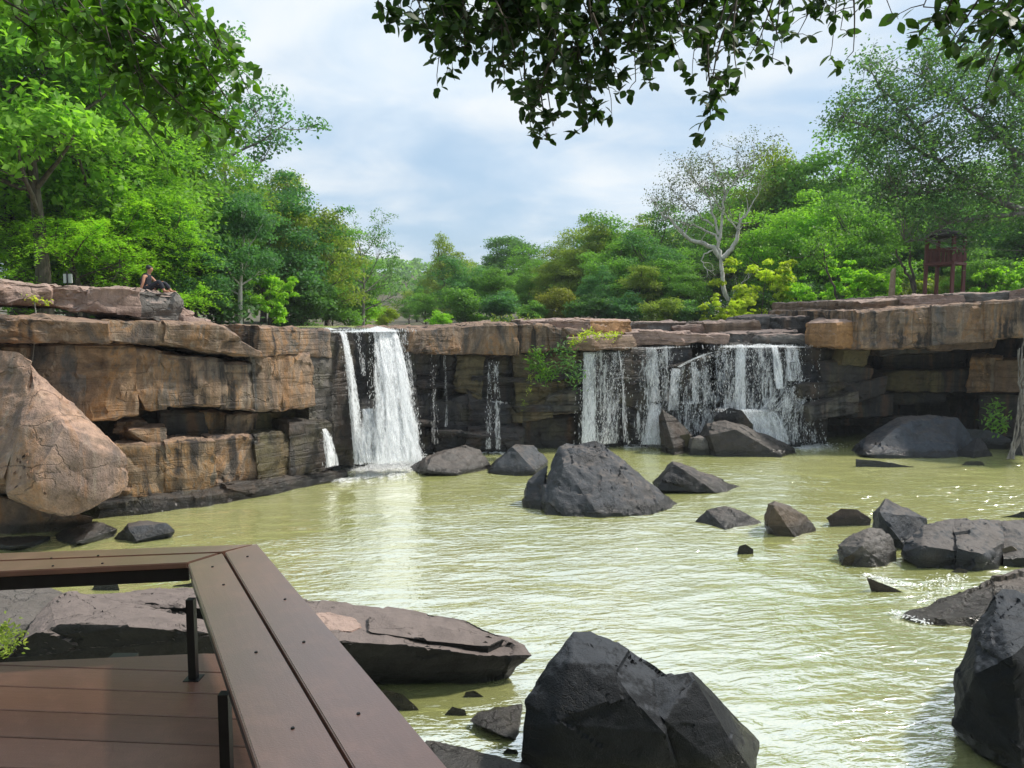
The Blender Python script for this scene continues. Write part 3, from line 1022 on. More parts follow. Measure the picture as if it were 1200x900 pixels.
simple('small_rock', 'tiny dark rock poking out of the open water', (0.06, 0.05, 0.045), M_BOULDER, [(864, 648), (866, 640), (874, 638), (883, 644), (882, 653), (868, 653)], 652, 0.35, vox=0.025)

# at the foot of the right falls
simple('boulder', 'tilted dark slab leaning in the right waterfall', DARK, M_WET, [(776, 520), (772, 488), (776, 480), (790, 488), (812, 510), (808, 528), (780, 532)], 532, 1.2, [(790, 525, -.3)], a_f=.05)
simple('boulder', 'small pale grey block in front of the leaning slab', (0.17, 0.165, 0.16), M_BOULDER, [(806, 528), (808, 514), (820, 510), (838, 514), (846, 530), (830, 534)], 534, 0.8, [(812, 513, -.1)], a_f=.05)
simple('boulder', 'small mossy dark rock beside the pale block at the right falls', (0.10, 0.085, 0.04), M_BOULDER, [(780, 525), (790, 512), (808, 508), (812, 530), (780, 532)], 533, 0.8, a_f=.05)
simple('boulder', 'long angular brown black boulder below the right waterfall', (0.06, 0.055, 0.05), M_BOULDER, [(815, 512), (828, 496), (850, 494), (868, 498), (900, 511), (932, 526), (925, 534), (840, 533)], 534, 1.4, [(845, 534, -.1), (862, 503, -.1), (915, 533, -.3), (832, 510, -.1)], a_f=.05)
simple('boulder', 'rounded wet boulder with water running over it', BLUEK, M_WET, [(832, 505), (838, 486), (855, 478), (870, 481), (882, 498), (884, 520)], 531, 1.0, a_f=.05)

# right bank, under the overhang
dr = D(534)
simple('boulder', 'broad blue grey rock slab under the right overhang', (0.085, 0.10, 0.125), M_BOULDER, [(998, 530), (1015, 510), (1052, 490), (1090, 485), (1122, 490), (1125, 500), (1150, 525), (1148, 536), (1000, 534)], 534, 2.6, [(1010, 532, -.5), (1060, 534, -.7), (1120, 535, -.5), (1060, 495, 0.4)], a_f=.05, vox=.06)
simple('boulder', 'black pointed rock before the broad slab under the overhang', (0.03, 0.03, 0.034), M_BLACK, [(1118, 535), (1144, 513), (1150, 514), (1163, 533), (1160, 537)], 536, .6, [(1140, 537, -.2)], a_f=.05)
simple('boulder', 'grey sloping rock beside the hanging roots', (0.085, 0.095, 0.11), M_BOULDER, [(1128, 520), (1130, 503), (1160, 504), (1184, 514), (1190, 530), (1170, 536), (1150, 530)], 531, 1.8, a_f=.05)
simple('boulder', 'dark rock at the right edge behind the hanging roots', (0.06, 0.06, 0.062), M_BOULDER, [(1186, 535), (1192, 505), (1230, 495), (1260, 520), (1250, 538)], 537, 1.6, a_f=.06)
simple('flat_rock', 'low flat dark rock alone in the water before the overhang', (0.09, 0.09, 0.10), M_BOULDER, [(1002, 549), (1003, 538), (1030, 540), (1070, 547), (1072, 550)], 549, 0.6, vox=.04, a_f=.04)
simple('flat_rock', 'barely surfacing rock near the right overhang', (0.16, 0.15, 0.10), M_BOULDER, [(1126, 546), (1132, 541), (1150, 541), (1156, 547)], 547, 0.5, vox=.04, a_f=.04)

# right cluster
simple('boulder', 'dark blue grey pointed boulder standing in the right cluster', (0.055, 0.064, 0.08), M_BOULDER, [(1021, 630), (1024, 600), (1038, 585), (1050, 592), (1087, 607), (1088, 620), (1060, 645), (1030, 645)], 640, 1.2, [(1030, 600, -.2), (1060, 640, -.3)], a_f=.06, vox=.04)
db = D(664)
boulder('boulder', 'grey boulder with a dark hollow in the right cluster', (0.19, 0.175, 0.165), M_BOULDER, [
    [(981, 640, db + .4), (1000, 626, db + .5), (1018, 619, db + .5), (1035, 618, db + .6), (1044, 628, db + .5), (1051, 645, db + .4), (1037, 661, db), (1012, 663, db), (990, 655, db + .1), (1010, 640, db - .05), (1040, 640, db + 1.2), (990, 640, db + 1.2)]],
    vox=.03, a_f=.09)
simple('small_rock', 'small brown stone below the grey hollowed boulder', (0.20, 0.14, 0.08), M_BOULDER, [(985, 663), (990, 653), (1004, 648), (1011, 656), (1010, 666), (992, 668)], 667, .4, vox=.025)
simple('flat_rock', 'half sunken brown rock left of the pointed dark boulder', (0.17, 0.13, 0.12), M_BOULDER, [(968, 607), (985, 596), (1005, 597), (1022, 608), (1015, 622), (995, 628), (990, 614)], 622, 1.0, vox=.04, a_f=.08)
db = D(668)
boulder('boulder', 'long cracked dark grey boulder in the right cluster', (0.062, 0.07, 0.085), M_BOULDER, [
    [(1054, 648, db + .5), (1060, 634, db + .6), (1082, 616, db + .9), (1100, 610, db + 1.1), (1118, 608, db + 1.2), (1124, 645, db), (1118, 668, db), (1075, 664, db + .1), (1080, 640, db), (1100, 620, db + 2), (1070, 660, db + 1.6)],
    [(1116, 609, db + 1.2), (1150, 607, db + 1.3), (1172, 609, db + 1.4), (1178, 635, db + .5), (1170, 662, db), (1118, 668, db - .05), (1120, 640, db), (1150, 650, db - .1), (1170, 615, db + 2.2), (1120, 615, db + 2)],
    [(1170, 610, db + 1.4), (1240, 606, db + 1.5), (1250, 650, db), (1176, 655, db + .2), (1240, 610, db + 2.4), (1180, 615, db + 2.2)]],
    vox=.04, size=1.3, a_f=.07)
simple('small_rock', 'tan squarish stone in front of the long cracked boulder', (0.36, 0.29, 0.21), M_BOULDER, [(1171, 660), (1175, 643), (1186, 639), (1199, 650), (1197, 664), (1180, 666)], 665, .5, vox=.03)
simple('flat_rock', 'dark low rock behind the long cracked boulder at the edge', (0.06, 0.065, 0.07), M_BOULDER, [(1172, 606), (1200, 600), (1260, 600), (1260, 612), (1180, 612)], 612, 1.0, a_f=.05)
simple('flat_rock', 'reddish submerged rock with a ripple of white water', (0.20, 0.14, 0.11), M_BOULDER, [(1015, 676), (1030, 684), (1064, 696), (1060, 700), (1030, 694)], 697, .3, vox=.03, a_f=.05)
simple('small_rock', 'small pinkish stone at the head of the little rapid', (0.26, 0.20, 0.17), M_BOULDER, [(1112, 672), (1122, 666), (1134, 668), (1132, 675), (1116, 677)], 676, .4, vox=.03)
db = D(735)
boulder('boulder', 'flat greyish brown boulder sloping into the water at right', (0.20, 0.165, 0.14), M_BOULDER, [
    [(1060, 722, db + .4), (1075, 714, db + .6), (1100, 702, db + .9), (1140, 688, db + 1.2), (1165, 680, db + 1.3), (1180, 720, db), (1160, 737, db - .1), (1100, 732, db + .1), (1075, 727, db + .2), (1160, 690, db + 2)],
    [(1160, 681, db + 1.3), (1200, 668, db + 1.5), (1250, 660, db + 1.6), (1260, 730, db), (1165, 735, db), (1250, 680, db + 2.4)]],
    vox=.035, a_f=.07)
db = D(905)
boulder('boulder', 'big black boulder with a grey lit crest at the right edge', BLACKR, M_BLACK, [
    [(1114, 850, db + .5), (1120, 790, db + .7), (1140, 735, db + 1.0), (1165, 697, db + 1.3), (1175, 690, db + 1.4), (1200, 694, db + 1.3), (1260, 700, db + 1.2), (1290, 900, db), (1200, 905, db - .2), (1140, 880, db + .3), (1145, 790, db + .2), (1185, 770, db + .1), (1160, 760, db + 2.6), (1270, 780, db + 2.6), (1170, 700, db + 2.2), (1130, 880, db + 2)]],
    vox=.035, size=1.6, a_f=.05, cuts=0)

# black boulder at the bottom
db = D(935)
boulder('boulder', 'big black boulder at the bottom with a double peak', BLACKR, M_BLACK, [
    [(606, 940, db + .5), (611, 850, db + .4), (616, 820, db + .5), (645, 775, db + .8), (670, 750, db + 1.0), (673, 742, db + 1.15), (692, 740, db + 1.3), (730, 756, db + 1.2), (764, 783, db + 1.0), (786, 796, db + .95), (810, 945, db + .4), (668, 776, db + .62), (716, 778, db + .6), (740, 815, db + .32), (780, 860, db + .2), (650, 850, db + .2), (720, 960, db + .3), (640, 900, db + 2.3), (700, 760, db + 2.2), (780, 860, db + 2.2)],
    [(735, 800, db + .75), (768, 793, db + .9), (792, 792, db + .85), (806, 787, db + .8), (815, 797, db + .72), (846, 850, db + .5), (880, 905, db + .4), (902, 950, db + .3), (812, 789, db + 1.1), (868, 848, db + 1.3), (920, 901, db + 1.3), (945, 945, db + 1.3), (740, 945, db + .4), (780, 845, db + .3), (812, 800, db + 1.9), (880, 900, db + 2.0), (790, 880, db + 2)]],
    vox=.03, size=1.7, a_f=.03, a_n=.014, cuts=0)

# slab behind the bench
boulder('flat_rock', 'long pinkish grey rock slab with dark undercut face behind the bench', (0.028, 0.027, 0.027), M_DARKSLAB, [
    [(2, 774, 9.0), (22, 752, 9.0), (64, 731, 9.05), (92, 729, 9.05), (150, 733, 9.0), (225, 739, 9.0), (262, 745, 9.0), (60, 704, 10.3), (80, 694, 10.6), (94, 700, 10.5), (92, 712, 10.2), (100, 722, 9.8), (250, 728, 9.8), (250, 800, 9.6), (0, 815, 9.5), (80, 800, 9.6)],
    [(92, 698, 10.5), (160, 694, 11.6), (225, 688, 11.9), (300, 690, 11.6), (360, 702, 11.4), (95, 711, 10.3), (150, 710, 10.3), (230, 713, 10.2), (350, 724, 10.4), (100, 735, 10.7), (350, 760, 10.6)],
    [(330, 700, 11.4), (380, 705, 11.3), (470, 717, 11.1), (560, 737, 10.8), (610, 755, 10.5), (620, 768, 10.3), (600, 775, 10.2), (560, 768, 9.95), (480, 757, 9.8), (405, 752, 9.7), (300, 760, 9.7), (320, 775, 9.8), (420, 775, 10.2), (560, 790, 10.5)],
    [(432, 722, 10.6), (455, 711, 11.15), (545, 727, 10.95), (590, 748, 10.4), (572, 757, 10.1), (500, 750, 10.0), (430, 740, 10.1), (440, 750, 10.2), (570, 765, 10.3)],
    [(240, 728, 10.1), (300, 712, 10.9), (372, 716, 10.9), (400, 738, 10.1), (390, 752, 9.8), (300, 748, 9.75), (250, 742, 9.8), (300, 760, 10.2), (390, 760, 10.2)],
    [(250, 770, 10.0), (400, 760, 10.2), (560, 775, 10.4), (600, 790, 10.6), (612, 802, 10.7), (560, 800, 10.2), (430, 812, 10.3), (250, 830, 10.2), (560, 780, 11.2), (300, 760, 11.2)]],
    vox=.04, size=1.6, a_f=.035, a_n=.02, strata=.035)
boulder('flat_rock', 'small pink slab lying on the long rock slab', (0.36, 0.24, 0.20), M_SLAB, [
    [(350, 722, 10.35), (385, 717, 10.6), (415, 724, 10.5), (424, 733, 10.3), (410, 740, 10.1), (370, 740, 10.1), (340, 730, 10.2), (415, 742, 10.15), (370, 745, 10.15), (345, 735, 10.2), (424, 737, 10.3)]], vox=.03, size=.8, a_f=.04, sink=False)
boulder('flat_rock', 'light grey rounded rock behind the bench at the left edge', GREYL, M_BOULDER, [
    [(-60, 690, 10.6), (0, 680, 11.0), (40, 682, 11.0), (75, 694, 10.8), (60, 720, 10.0), (20, 735, 9.6), (-60, 745, 9.4), (0, 760, 9.4), (50, 740, 9.9), (-60, 780, 9.6)]], vox=.04, a_f=.04)
simple('boulder', 'dark wet rock in the water seen through the bench frame', (0.06, 0.065, 0.07), M_BOULDER, [(106, 695), (112, 682), (125, 678), (138, 684), (141, 696)], 697, .6, vox=.035)
simple('flat_rock', 'thin dark rock edge in the water behind the bench corner', (0.07, 0.07, 0.07), M_BOULDER, [(196, 690), (205, 686), (226, 683), (232, 690), (225, 694)], 692, .5, vox=.035, a_f=.04)

# small rocks in the corner pool
simple('boulder', 'olive brown rounded rock in the corner pool by the bench', (0.11, 0.09, 0.055), M_BOULDER, [(440, 812), (452, 808), (470, 812), (490, 830), (497, 846), (480, 855), (440, 850)], 850, .8, vox=.03, a_f=.05)
simple('small_rock', 'small olive stone at the end of the corner pool', (0.10, 0.095, 0.06), M_BOULDER, [(541, 822), (546, 811), (556, 809), (567, 817), (566, 825), (550, 826)], 824, .35, vox=.022)
db = D(868)
boulder('boulder', 'dark triangular rock with a tan flank before the black boulder', (0.12, 0.10, 0.085), M_BOULDER, [
    [(550, 845, db + .3), (560, 835, db + .4), (580, 829, db + .6), (613, 824, db + .8), (616, 862, db + .5), (605, 868, db), (598, 866, db - .05), (575, 855, db + .05), (582, 832, db + .4), (610, 850, db + 1.2)]], vox=.025, a_f=.05)
simple('small_rock', 'small grey stone between the dark triangular rock and the long slab', (0.12, 0.11, 0.10), M_BOULDER, [(520, 838), (530, 828), (545, 832), (548, 843), (530, 847)], 845, .3, vox=.022)
simple('small_rock', 'tiny dark pebble beside the black boulder in the corner pool', (0.05, 0.05, 0.05), M_BOULDER, [(588, 884), (594, 877), (606, 879), (610, 887), (596, 890)], 888, .2, vox=.02)
boulder('flat_rock', 'brown wet stone at the tip of the long slab', (0.17, 0.125, 0.085), M_BOULDER, [
    [(560, 822, 9.9), (580, 812, 10.1), (612, 810, 10.2), (615, 825, 9.9), (575, 828, 9.8), (600, 828, 9.7)]], vox=.03, a_f=.05)
boulder('flat_rock', 'grey flat rock along the bottom edge beside the bench', (0.17, 0.155, 0.145), M_BOULDER, [
    [(470, 900, 8.0), (500, 868, 8.4), (530, 872, 8.4), (580, 888, 8.2), (625, 898, 8.1), (625, 930, 7.7), (470, 940, 7.5), (600, 915, 7.8)]], vox=.035, a_f=.04)

# ------------------------------------------------------------------ ground, water
def sdist(poly, X, Y):
    """signed distance to the gorge outline, negative inside"""
    d = np.full(X.shape, 1e9)
    ins = np.zeros(X.shape, bool)
    n = len(poly)
    for i in range(n):
        a, b = poly[i], poly[(i + 1) % n]
        ex, ey = b.x - a.x, b.y - a.y
        wx, wy = X - a.x, Y - a.y
        t = np.clip((wx * ex + wy * ey) / (ex * ex + ey * ey + 1e-9), 0, 1)
        d = np.minimum(d, np.hypot(wx - ex * t, wy - ey * t))
        c = ((a.y > Y) != (b.y > Y)) & (X < (b.x - a.x) * (Y - a.y) / (b.y - a.y + 1e-12) + a.x)
        ins ^= c
    return np.where(ins, -d, d)


def sstep(x, a, b):
    t = np.clip((x - a) / (b - a), 0, 1)
    return t * t * (3 - 2 * t)


def ground_z(X, Y):
    sd = sdist(GORGE, X, Y)
    far = -1.3 + 5.7 * sstep(sd, 1.2, 4.8)
    near = -1.3 + 3.7 * sstep(-Y + 7.5, 0, 6.5)
    w = sstep(Y, 9, 13)
    z = far * w + near * (1 - w)
    z = z + np.where((sd > 4) & (Y > 12), 0.012 * np.clip(sd - 6, 0, 200), 0)
    # upstream bed kept low between the two banks
    ux = (Y - 28) * -0.16 - 4.0
    ch = np.exp(-((X - ux) / (2.5 + 0.05 * (Y - 28))) ** 2) * sstep(Y, 30, 34) * (1 - sstep(Y, 85, 110))
    z = z - ch * 0.5
    # rising land and the far hills
    z = z + 15 * np.exp(-((X + 60) / 90) ** 2 - ((Y - 330) / 90) ** 2) + 4 * sstep(Y, 120, 420)
    n = fbm(np.stack([X * .15, Y * .15, X * 0], -1).reshape(-1, 3), 3, 3).reshape(X.shape)
    return z + n * 0.18 * np.where(sd > 3, 1, 0.3)


def gz(x, y):
    return float(ground_z(np.array([float(x)]), np.array([float(y)]))[0])


gx = np.concatenate([np.linspace(-900, -60, 24), np.linspace(-58, 58, 150), np.linspace(60, 900, 24)])
gy = np.concatenate([np.linspace(-300, -10, 12), np.linspace(-8, 80, 130), np.linspace(84, 900, 50)])
GX, GY = np.meshgrid(gx, gy)
GZ = ground_z(GX, GY)
nx, ny = len(gx), len(gy)
idx = np.arange(nx * ny).reshape(ny, nx)
q = np.stack([idx[:-1, :-1], idx[:-1, 1:], idx[1:, 1:], idx[1:, :-1]], -1).reshape(-1, 4)
tag(mesh_obj('ground', np_mesh('ground', np.stack([GX, GY, GZ], -1).reshape(-1, 3), q, M_GROUND)), 'forest ground and river banks', None, None, 'structure')

# pool surface: real ripples, finer towards the viewer
ang = np.linspace(math.radians(-52), math.radians(52), 420)
rad = 5.2 * (48 / 5.2) ** np.linspace(0, 1, 520)
A, R = np.meshgrid(ang, rad)
X, Y = R * np.sin(A), R * np.cos(A)
rot = math.radians(8)
ca, sa = math.cos(rot), math.sin(rot)
U, V = X * ca + Y * sa, -X * sa + Y * ca
pp = np.stack([U * 0.95, V * 2.7, X * 0], -1).reshape(-1, 3)
warp = vnoise(np.stack([X * .5, Y * .5, X * 0], -1).reshape(-1, 3), 77)
pp[:, 1] += warp * 0.9
Z = 0.021 * fbm(pp, 2, 61, 0.5) + 0.014 * vnoise(np.stack([U * .3, V * .8, X * 0], -1).reshape(-1, 3), 71)
idx = np.arange(A.size).reshape(A.shape)
q = np.stack([idx[:-1, :-1], idx[:-1, 1:], idx[1:, 1:], idx[1:, :-1]], -1).reshape(-1, 4)
q = q[:, ::-1]
tag(mesh_obj('water', np_mesh('water', np.stack([X.ravel(), Y.ravel(), Z], -1), q, M_WATER)), 'murky olive green pool below the falls', None, None, 'structure')
# upstream water running to the lip
up = [P(340, 383.5, 26.5), P(482, 385.5, 27.6), P(482, 383.5, 31), P(500, 381.5, 60), P(445, 381.5, 60), P(350, 382, 32)]
bm = bmesh.new()
vs = [bm.verts.new(p) for p in up]
bm.faces.new(vs)
tag(bm_obj('river_water', bm, M_WATER), 'river water above the left waterfall', None, None, 'structure')


# ------------------------------------------------------------------ falling water
def flakes(name, label, streams, seed, foam=()):
    """one fall: soft veils of water along each stream and loose drops round them"""
    r = np.random.default_rng(seed)
    V, Q, UV, DN, MI, off = [], [], [], [], [], 0
    for (wall, a, b, w0, w1, o0, o1, n, ln) in streams:
        # a=(px,py) lip centre, b=(px,py) foot centre, widths in px, offsets from the wall line in metres
        pa, na = wall_pt(wall, a[0], o0)
        pb, nb = wall_pt(wall, b[0], o1)
        A3 = P(a[0], a[1], pa.y); A3.x, A3.y = pa.x, pa.y
        B3 = P(b[0], b[1], pb.y); B3.x, B3.y = pb.x, pb.y
        A3, B3 = np.array(A3), np.array(B3)
        sd = np.array([-na.y, na.x, 0.0])
        nn = np.array([na.x, na.y, 0.0])
        area = max(20.0, (w0 + w1) / 2 * max(10, abs(b[1] - a[1])))
        dens = float(np.clip(n / area * 0.95, 0.46, 0.88))
        def place(t, s):
            t = np.asarray(t, float)
            pos = A3[None] + np.zeros((len(t), 3))
            pos[:, 2] = A3[2] - (A3[2] - B3[2]) * t ** 1.25
            pos[:, :2] += (B3 - A3)[None, :2] * (t ** 0.8)[:, None]
            w_ = (w0 + (w1 - w0) * t) / 2 * pa.y / F
            return pos + sd[None] * (s * w_)[:, None], w_
        nlay = 3 if dens > .6 else 2
        nu, nv_ = 9, 22
        for lay in range(nlay):
            T, S_ = np.meshgrid(np.linspace(0, 1, nv_), np.linspace(-1, 1, nu), indexing='ij')
            t, s_ = T.ravel(), S_.ravel()
            pos, w_ = place(t, s_ * (1 + .08 * lay))
            k0 = r.uniform(0, 50)
            bul = 0.07 * vnoise(np.stack([s_ * w_ * 3 + k0, t * 4, t * 0], 1), seed + lay) + .04 + .07 * lay
            pos += nn[None] * (bul * (0.3 + t))[:, None]
            pos[:, 2] += (1 - t) * (.11 * vnoise(np.stack([s_ * w_ * 2.2 + a[0], t * 0, t * 0], 1), 5) - .03)
            V.append(pos)
            UV.append(np.stack([s_ * w_ + k0, t * np.linalg.norm(B3 - A3) - 3 * k0], 1))
            edge = np.clip((1 - np.abs(s_)) * 3.0, 0, 1) ** .7
            DN.append(dens * (0.35 + 0.65 * edge) * (0.95 if lay == 0 else .72) + 0.12 * t * dens - .5 * (np.abs(s_) > .99))
            i_ = np.arange(nu * nv_).reshape(nv_, nu) + off
            q = np.stack([i_[:-1, :-1], i_[:-1, 1:], i_[1:, 1:], i_[1:, :-1]], -1).reshape(-1, 4)
            Q.append(q); MI.append(np.zeros(len(q), np.int32))
            off += nu * nv_
        # loose drops
        m = int(n * .28)
        t = r.uniform(0.05, 1, m)
        s_ = np.clip(r.normal(0, .62, m), -1.25, 1.25)
        pos, w_ = place(t, s_)
        pos += nn[None] * (r.uniform(0, .22, m) * (.3 + t))[:, None]
        L = r.uniform(0.03, 0.13, m) * (.6 + .8 * t)
        Wd = r.uniform(0.008, 0.024, m)
        dv_ = np.array([[0, 0, -1.0]]) + r.normal(0, .15, (m, 3))
        dv_ /= np.linalg.norm(dv_, axis=1, keepdims=True)
        side = np.cross(dv_, r.normal(0, 1, (m, 3)) + nn[None] * 2); side /= np.linalg.norm(side, axis=1, keepdims=True)
        q4 = np.stack([pos - dv_ * L[:, None] / 2, pos + side * Wd[:, None] / 2, pos + dv_ * L[:, None] / 2, pos - side * Wd[:, None] / 2], 1).reshape(-1, 3)
        V.append(q4); UV.append(np.zeros((len(q4), 2))); DN.append(np.ones(len(q4)))
        q = np.arange(len(q4)).reshape(-1, 4) + off
        Q.append(q); MI.append(np.ones(len(q), np.int32)); off += len(q4)
    for (px, py, rx, ry, hgt, n) in foam:
        c = G(px, py)
        n = int(n * 1.6)
        u, v = r.normal(0, .5, n), r.normal(0, .5, n)
        pos = np.stack([c.x + u * rx * c.y / F, c.y + v * ry, np.abs(r.normal(0, .45, n)) * hgt * np.exp(-(u ** 2 + v ** 2)) + 0.02], 1)
        L = r.uniform(0.012, 0.06, n)
        d1 = r.normal(0, 1, (n, 3)); d1 /= np.linalg.norm(d1, axis=1, keepdims=True)
        d2 = np.cross(d1, r.normal(0, 1, (n, 3))); d2 /= np.linalg.norm(d2, axis=1, keepdims=True)
        q4 = np.stack([pos - d1 * L[:, None] / 2, pos + d2 * L[:, None] / 2.6, pos + d1 * L[:, None] / 2, pos - d2 * L[:, None] / 2.6], 1).reshape(-1, 3)
        V.append(q4); UV.append(np.zeros((len(q4), 2))); DN.append(np.ones(len(q4)))
        q = np.arange(len(q4)).reshape(-1, 4) + off
        Q.append(q); MI.append(np.ones(len(q), np.int32)); off += len(q4)
    V, Q, UV, DN, MI = (np.concatenate(z) for z in (V, Q, UV, DN, MI))
    me = np_mesh(name, V, Q, M_VEIL, True)
    me.materials.append(M_FOAM)
    me.polygons.foreach_set('material_index', MI)
    ul = me.uv_layers.new(name='UVMap')
    ul.data.foreach_set('uv', UV[Q.ravel()].astype(np.float32).ravel())
    at = me.attributes.new('dens', 'FLOAT', 'POINT')
    at.data.foreach_set('value', DN.astype(np.float32))
    return tag(mesh_obj(name, me), label, 'waterfall', None, 'structure')


def foam_patch(label, px, py, rx, ry, dens, seed):
    """churned foam lying on the pool"""
    c = G(px, py)
    hx_, n = rx * c.y / F, 24
    r = np.random.default_rng(seed)
    T, S_ = np.meshgrid(np.linspace(-1, 1, n), np.linspace(-1, 1, n), indexing='ij')
    t, s_ = T.ravel(), S_.ravel()
    V = np.stack([c.x + s_ * hx_, c.y + t * ry, 0.055 + .03 * r.normal(0, 1, n * n).clip(-1, 1)], 1)
    rad_ = np.hypot(t, s_) + .25 * vnoise(np.stack([s_ * 3, t * 3, t * 0 + seed], 1), seed)
    i_ = np.arange(n * n).reshape(n, n)
    q = np.stack([i_[:-1, :-1], i_[:-1, 1:], i_[1:, 1:], i_[1:, :-1]], -1).reshape(-1, 4)
    me = np_mesh('foam', V, q, M_VEIL, True)
    ul = me.uv_layers.new(name='UVMap')
    UV = np.stack([V[:, 0] * .6, V[:, 1] * 1.5], 1)
    ul.data.foreach_set('uv', UV[q.ravel()].astype(np.float32).ravel())
    at = me.attributes.new('dens', 'FLOAT', 'POINT')
    at.data.foreach_set('value', (dens * np.clip(1.1 - rad_ ** 1.2, -.6, 1)).astype(np.float32))
    return tag(mesh_obj('foam', me), label, None, None, 'stuff')


foam_patch('white churned foam at the foot of the tall left waterfall', 440, 550, 85, 2.8, 1.05, 1)
foam_patch('white foam line at the foot of the veil waterfall', 780, 522, 150, 1.2, 1.0, 2)
foam_patch('white foam below the right cascade', 930, 523, 60, 1.6, 1.0, 3)
foam_patch('thin foam below the double trickle', 580, 530, 36, 1.0, .9, 4)
LW, MW = LEFT_W, MID_W
flakes('waterfall', 'tall thick white waterfall at left with a narrow side stream', [
    (LW, (449, 386), (460, 540), 30, 58, 0.15, 1.5, 9000, 0.26),
    (LW, (452, 388), (470, 540), 26, 44, 0.25, 1.6, 7000, 0.26),
    (LW, (460, 388), (480, 540), 8, 22, 0.3, 1.6, 2600, 0.26),
    (LW, (401, 387), (417, 543), 9, 15, 0.45, 1.0, 2800, 0.26),
    (LW, (418, 388), (424, 440), 8, 6, 0.2, 0.7, 200, 0.2),
    (LW, (436, 480), (440, 540), 34, 54, 0.8, 1.3, 2200, 0.2),
    (LW, (472, 388), (482, 500), 10, 14, 0.3, 1.1, 500, 0.28),
    (LW, (378, 504), (384, 546), 8, 20, 0.7, 1.0, 450, 0.2),
    (LW, (415, 385), (416, 389), 130, 130, -0.2, 0.35, 1600, 0.14),
], 1, [(450, 545, 60, 0.8, 0.7, 9000), (440, 550, 80, 0.5, 0.1, 3000), (425, 546, 50, 0.5, 0.35, 2000), (480, 545, 25, .5, .5, 1000), (390, 550, 20, .4, .3, 500)])
flakes('waterfall', 'thin trickle down the dark wall right of the tall waterfall', [
    (MW, (503, 390), (507, 520), 6, 10, 0.85, 0.95, 230, 0.2),
    (MW, (520, 390), (520, 500), 4, 6, 0.85, 0.9, 40, 0.2)], 2, [(508, 530, 10, .3, .2, 100)])
flakes('waterfall', 'narrow double trickle on the middle wall', [
    (MW, (576, 420), (572, 526), 10, 8, 0.55, 0.95, 300, 0.2),
    (MW, (581, 420), (583, 526), 8, 8, 0.55, 0.95, 360, 0.2),
    (MW, (580, 470), (588, 472), 16, 16, 0.75, 0.8, 50, 0.1)], 3, [(578, 528, 22, .4, .3, 450)])
flakes('waterfall', 'wide veil waterfall at right spilling over stepped ledges', [
    (MW, (690, 413), (689, 520), 16, 18, 0.6, 0.8, 2000, 0.22),
    (MW, (708, 411), (708, 520), 26, 28, 0.6, 0.8, 1500, 0.2),
    (MW, (724, 409), (732, 518), 3, 4, 0.7, 0.9, 260, 0.2),
    (MW, (735, 408), (800, 406), 120, 40, 0.75, 0.8, 250, 0.08),
    (MW, (763, 406), (768, 470), 12, 14, 0.8, 0.95, 650, 0.18),
    (MW, (776, 406), (778, 470), 14, 12, 0.75, 0.95, 350, 0.18),
    (MW, (770, 470), (764, 520), 14, 26, 0.95, 1.2, 1100, 0.2),
    (MW, (842, 412), (794, 430), 6, 4, 0.95, 1.05, 60, 0.16),
    (MW, (792, 430), (788, 480), 12, 14, 1.1, 1.2, 500, 0.18),
    (MW, (812, 426), (814, 472), 8, 8, 1.1, 1.2, 240, 0.18),
    (MW, (830, 414), (835, 472), 30, 30, 0.95, 1.2, 600, 0.18),
    (MW, (815, 470), (815, 473), 70, 70, 1.15, 1.25, 260, 0.08),
    (MW, (815, 473), (815, 518), 60, 60, 1.3, 1.5, 520, 0.18),
    (MW, (866, 405), (866, 480), 12, 14, 0.9, 1.3, 900, 0.2),
    (MW, (850, 406), (852, 480), 34, 40, 0.9, 1.3, 900, 0.18),
    (MW, (905, 406), (912, 455), 10, 10, 0.9, 1.3, 480, 0.18),
    (MW, (925, 408), (930, 446), 20, 20, 0.9, 1.3, 560, 0.18),
    (MW, (888, 406), (890, 478), 50, 40, 0.85, 1.3, 700, 0.18),
    (MW, (944, 442), (904, 482), 16, 40, 1.2, 1.7, 420, 0.16),
    (MW, (930, 455), (925, 515), 40, 34, 1.3, 1.6, 1100, 0.18),
    (MW, (880, 478), (890, 520), 60, 80, 1.6, 1.75, 2600, 0.18),
    (MW, (945, 470), (948, 518), 24, 24, 1.3, 1.5, 420, 0.18),
    (MW, (870, 478), (870, 482), 80, 80, 1.3, 1.8, 500, 0.1),
    (MW, (890, 403), (890, 407), 110, 110, 0.2, 0.9, 900, 0.1),
    (MW, (888, 406), (888, 480), 118, 112, 0.95, 1.4, 2300, 0.1),
    (MW, (888, 478), (884, 521), 112, 140, 1.55, 1.65, 2100, 0.1),
    (MW, (705, 411), (705, 520), 50, 54, 0.65, 0.9, 1900, 0.1),
    (MW, (770, 408), (768, 520), 44, 60, 0.9, 1.3, 1200, 0.1),
    (MW, (816, 430), (812, 520), 56, 70, 1.05, 1.25, 1150, 0.1),
], 4, [(705, 521, 50, .3, .25, 900), (765, 521, 30, .4, .35, 700), (890, 523, 70, .4, .3, 900), (940, 521, 30, .4, .3, 400), (812, 522, 30, .3, .2, 250)])

# little rapid at right
r_ = np.random.default_rng(5)

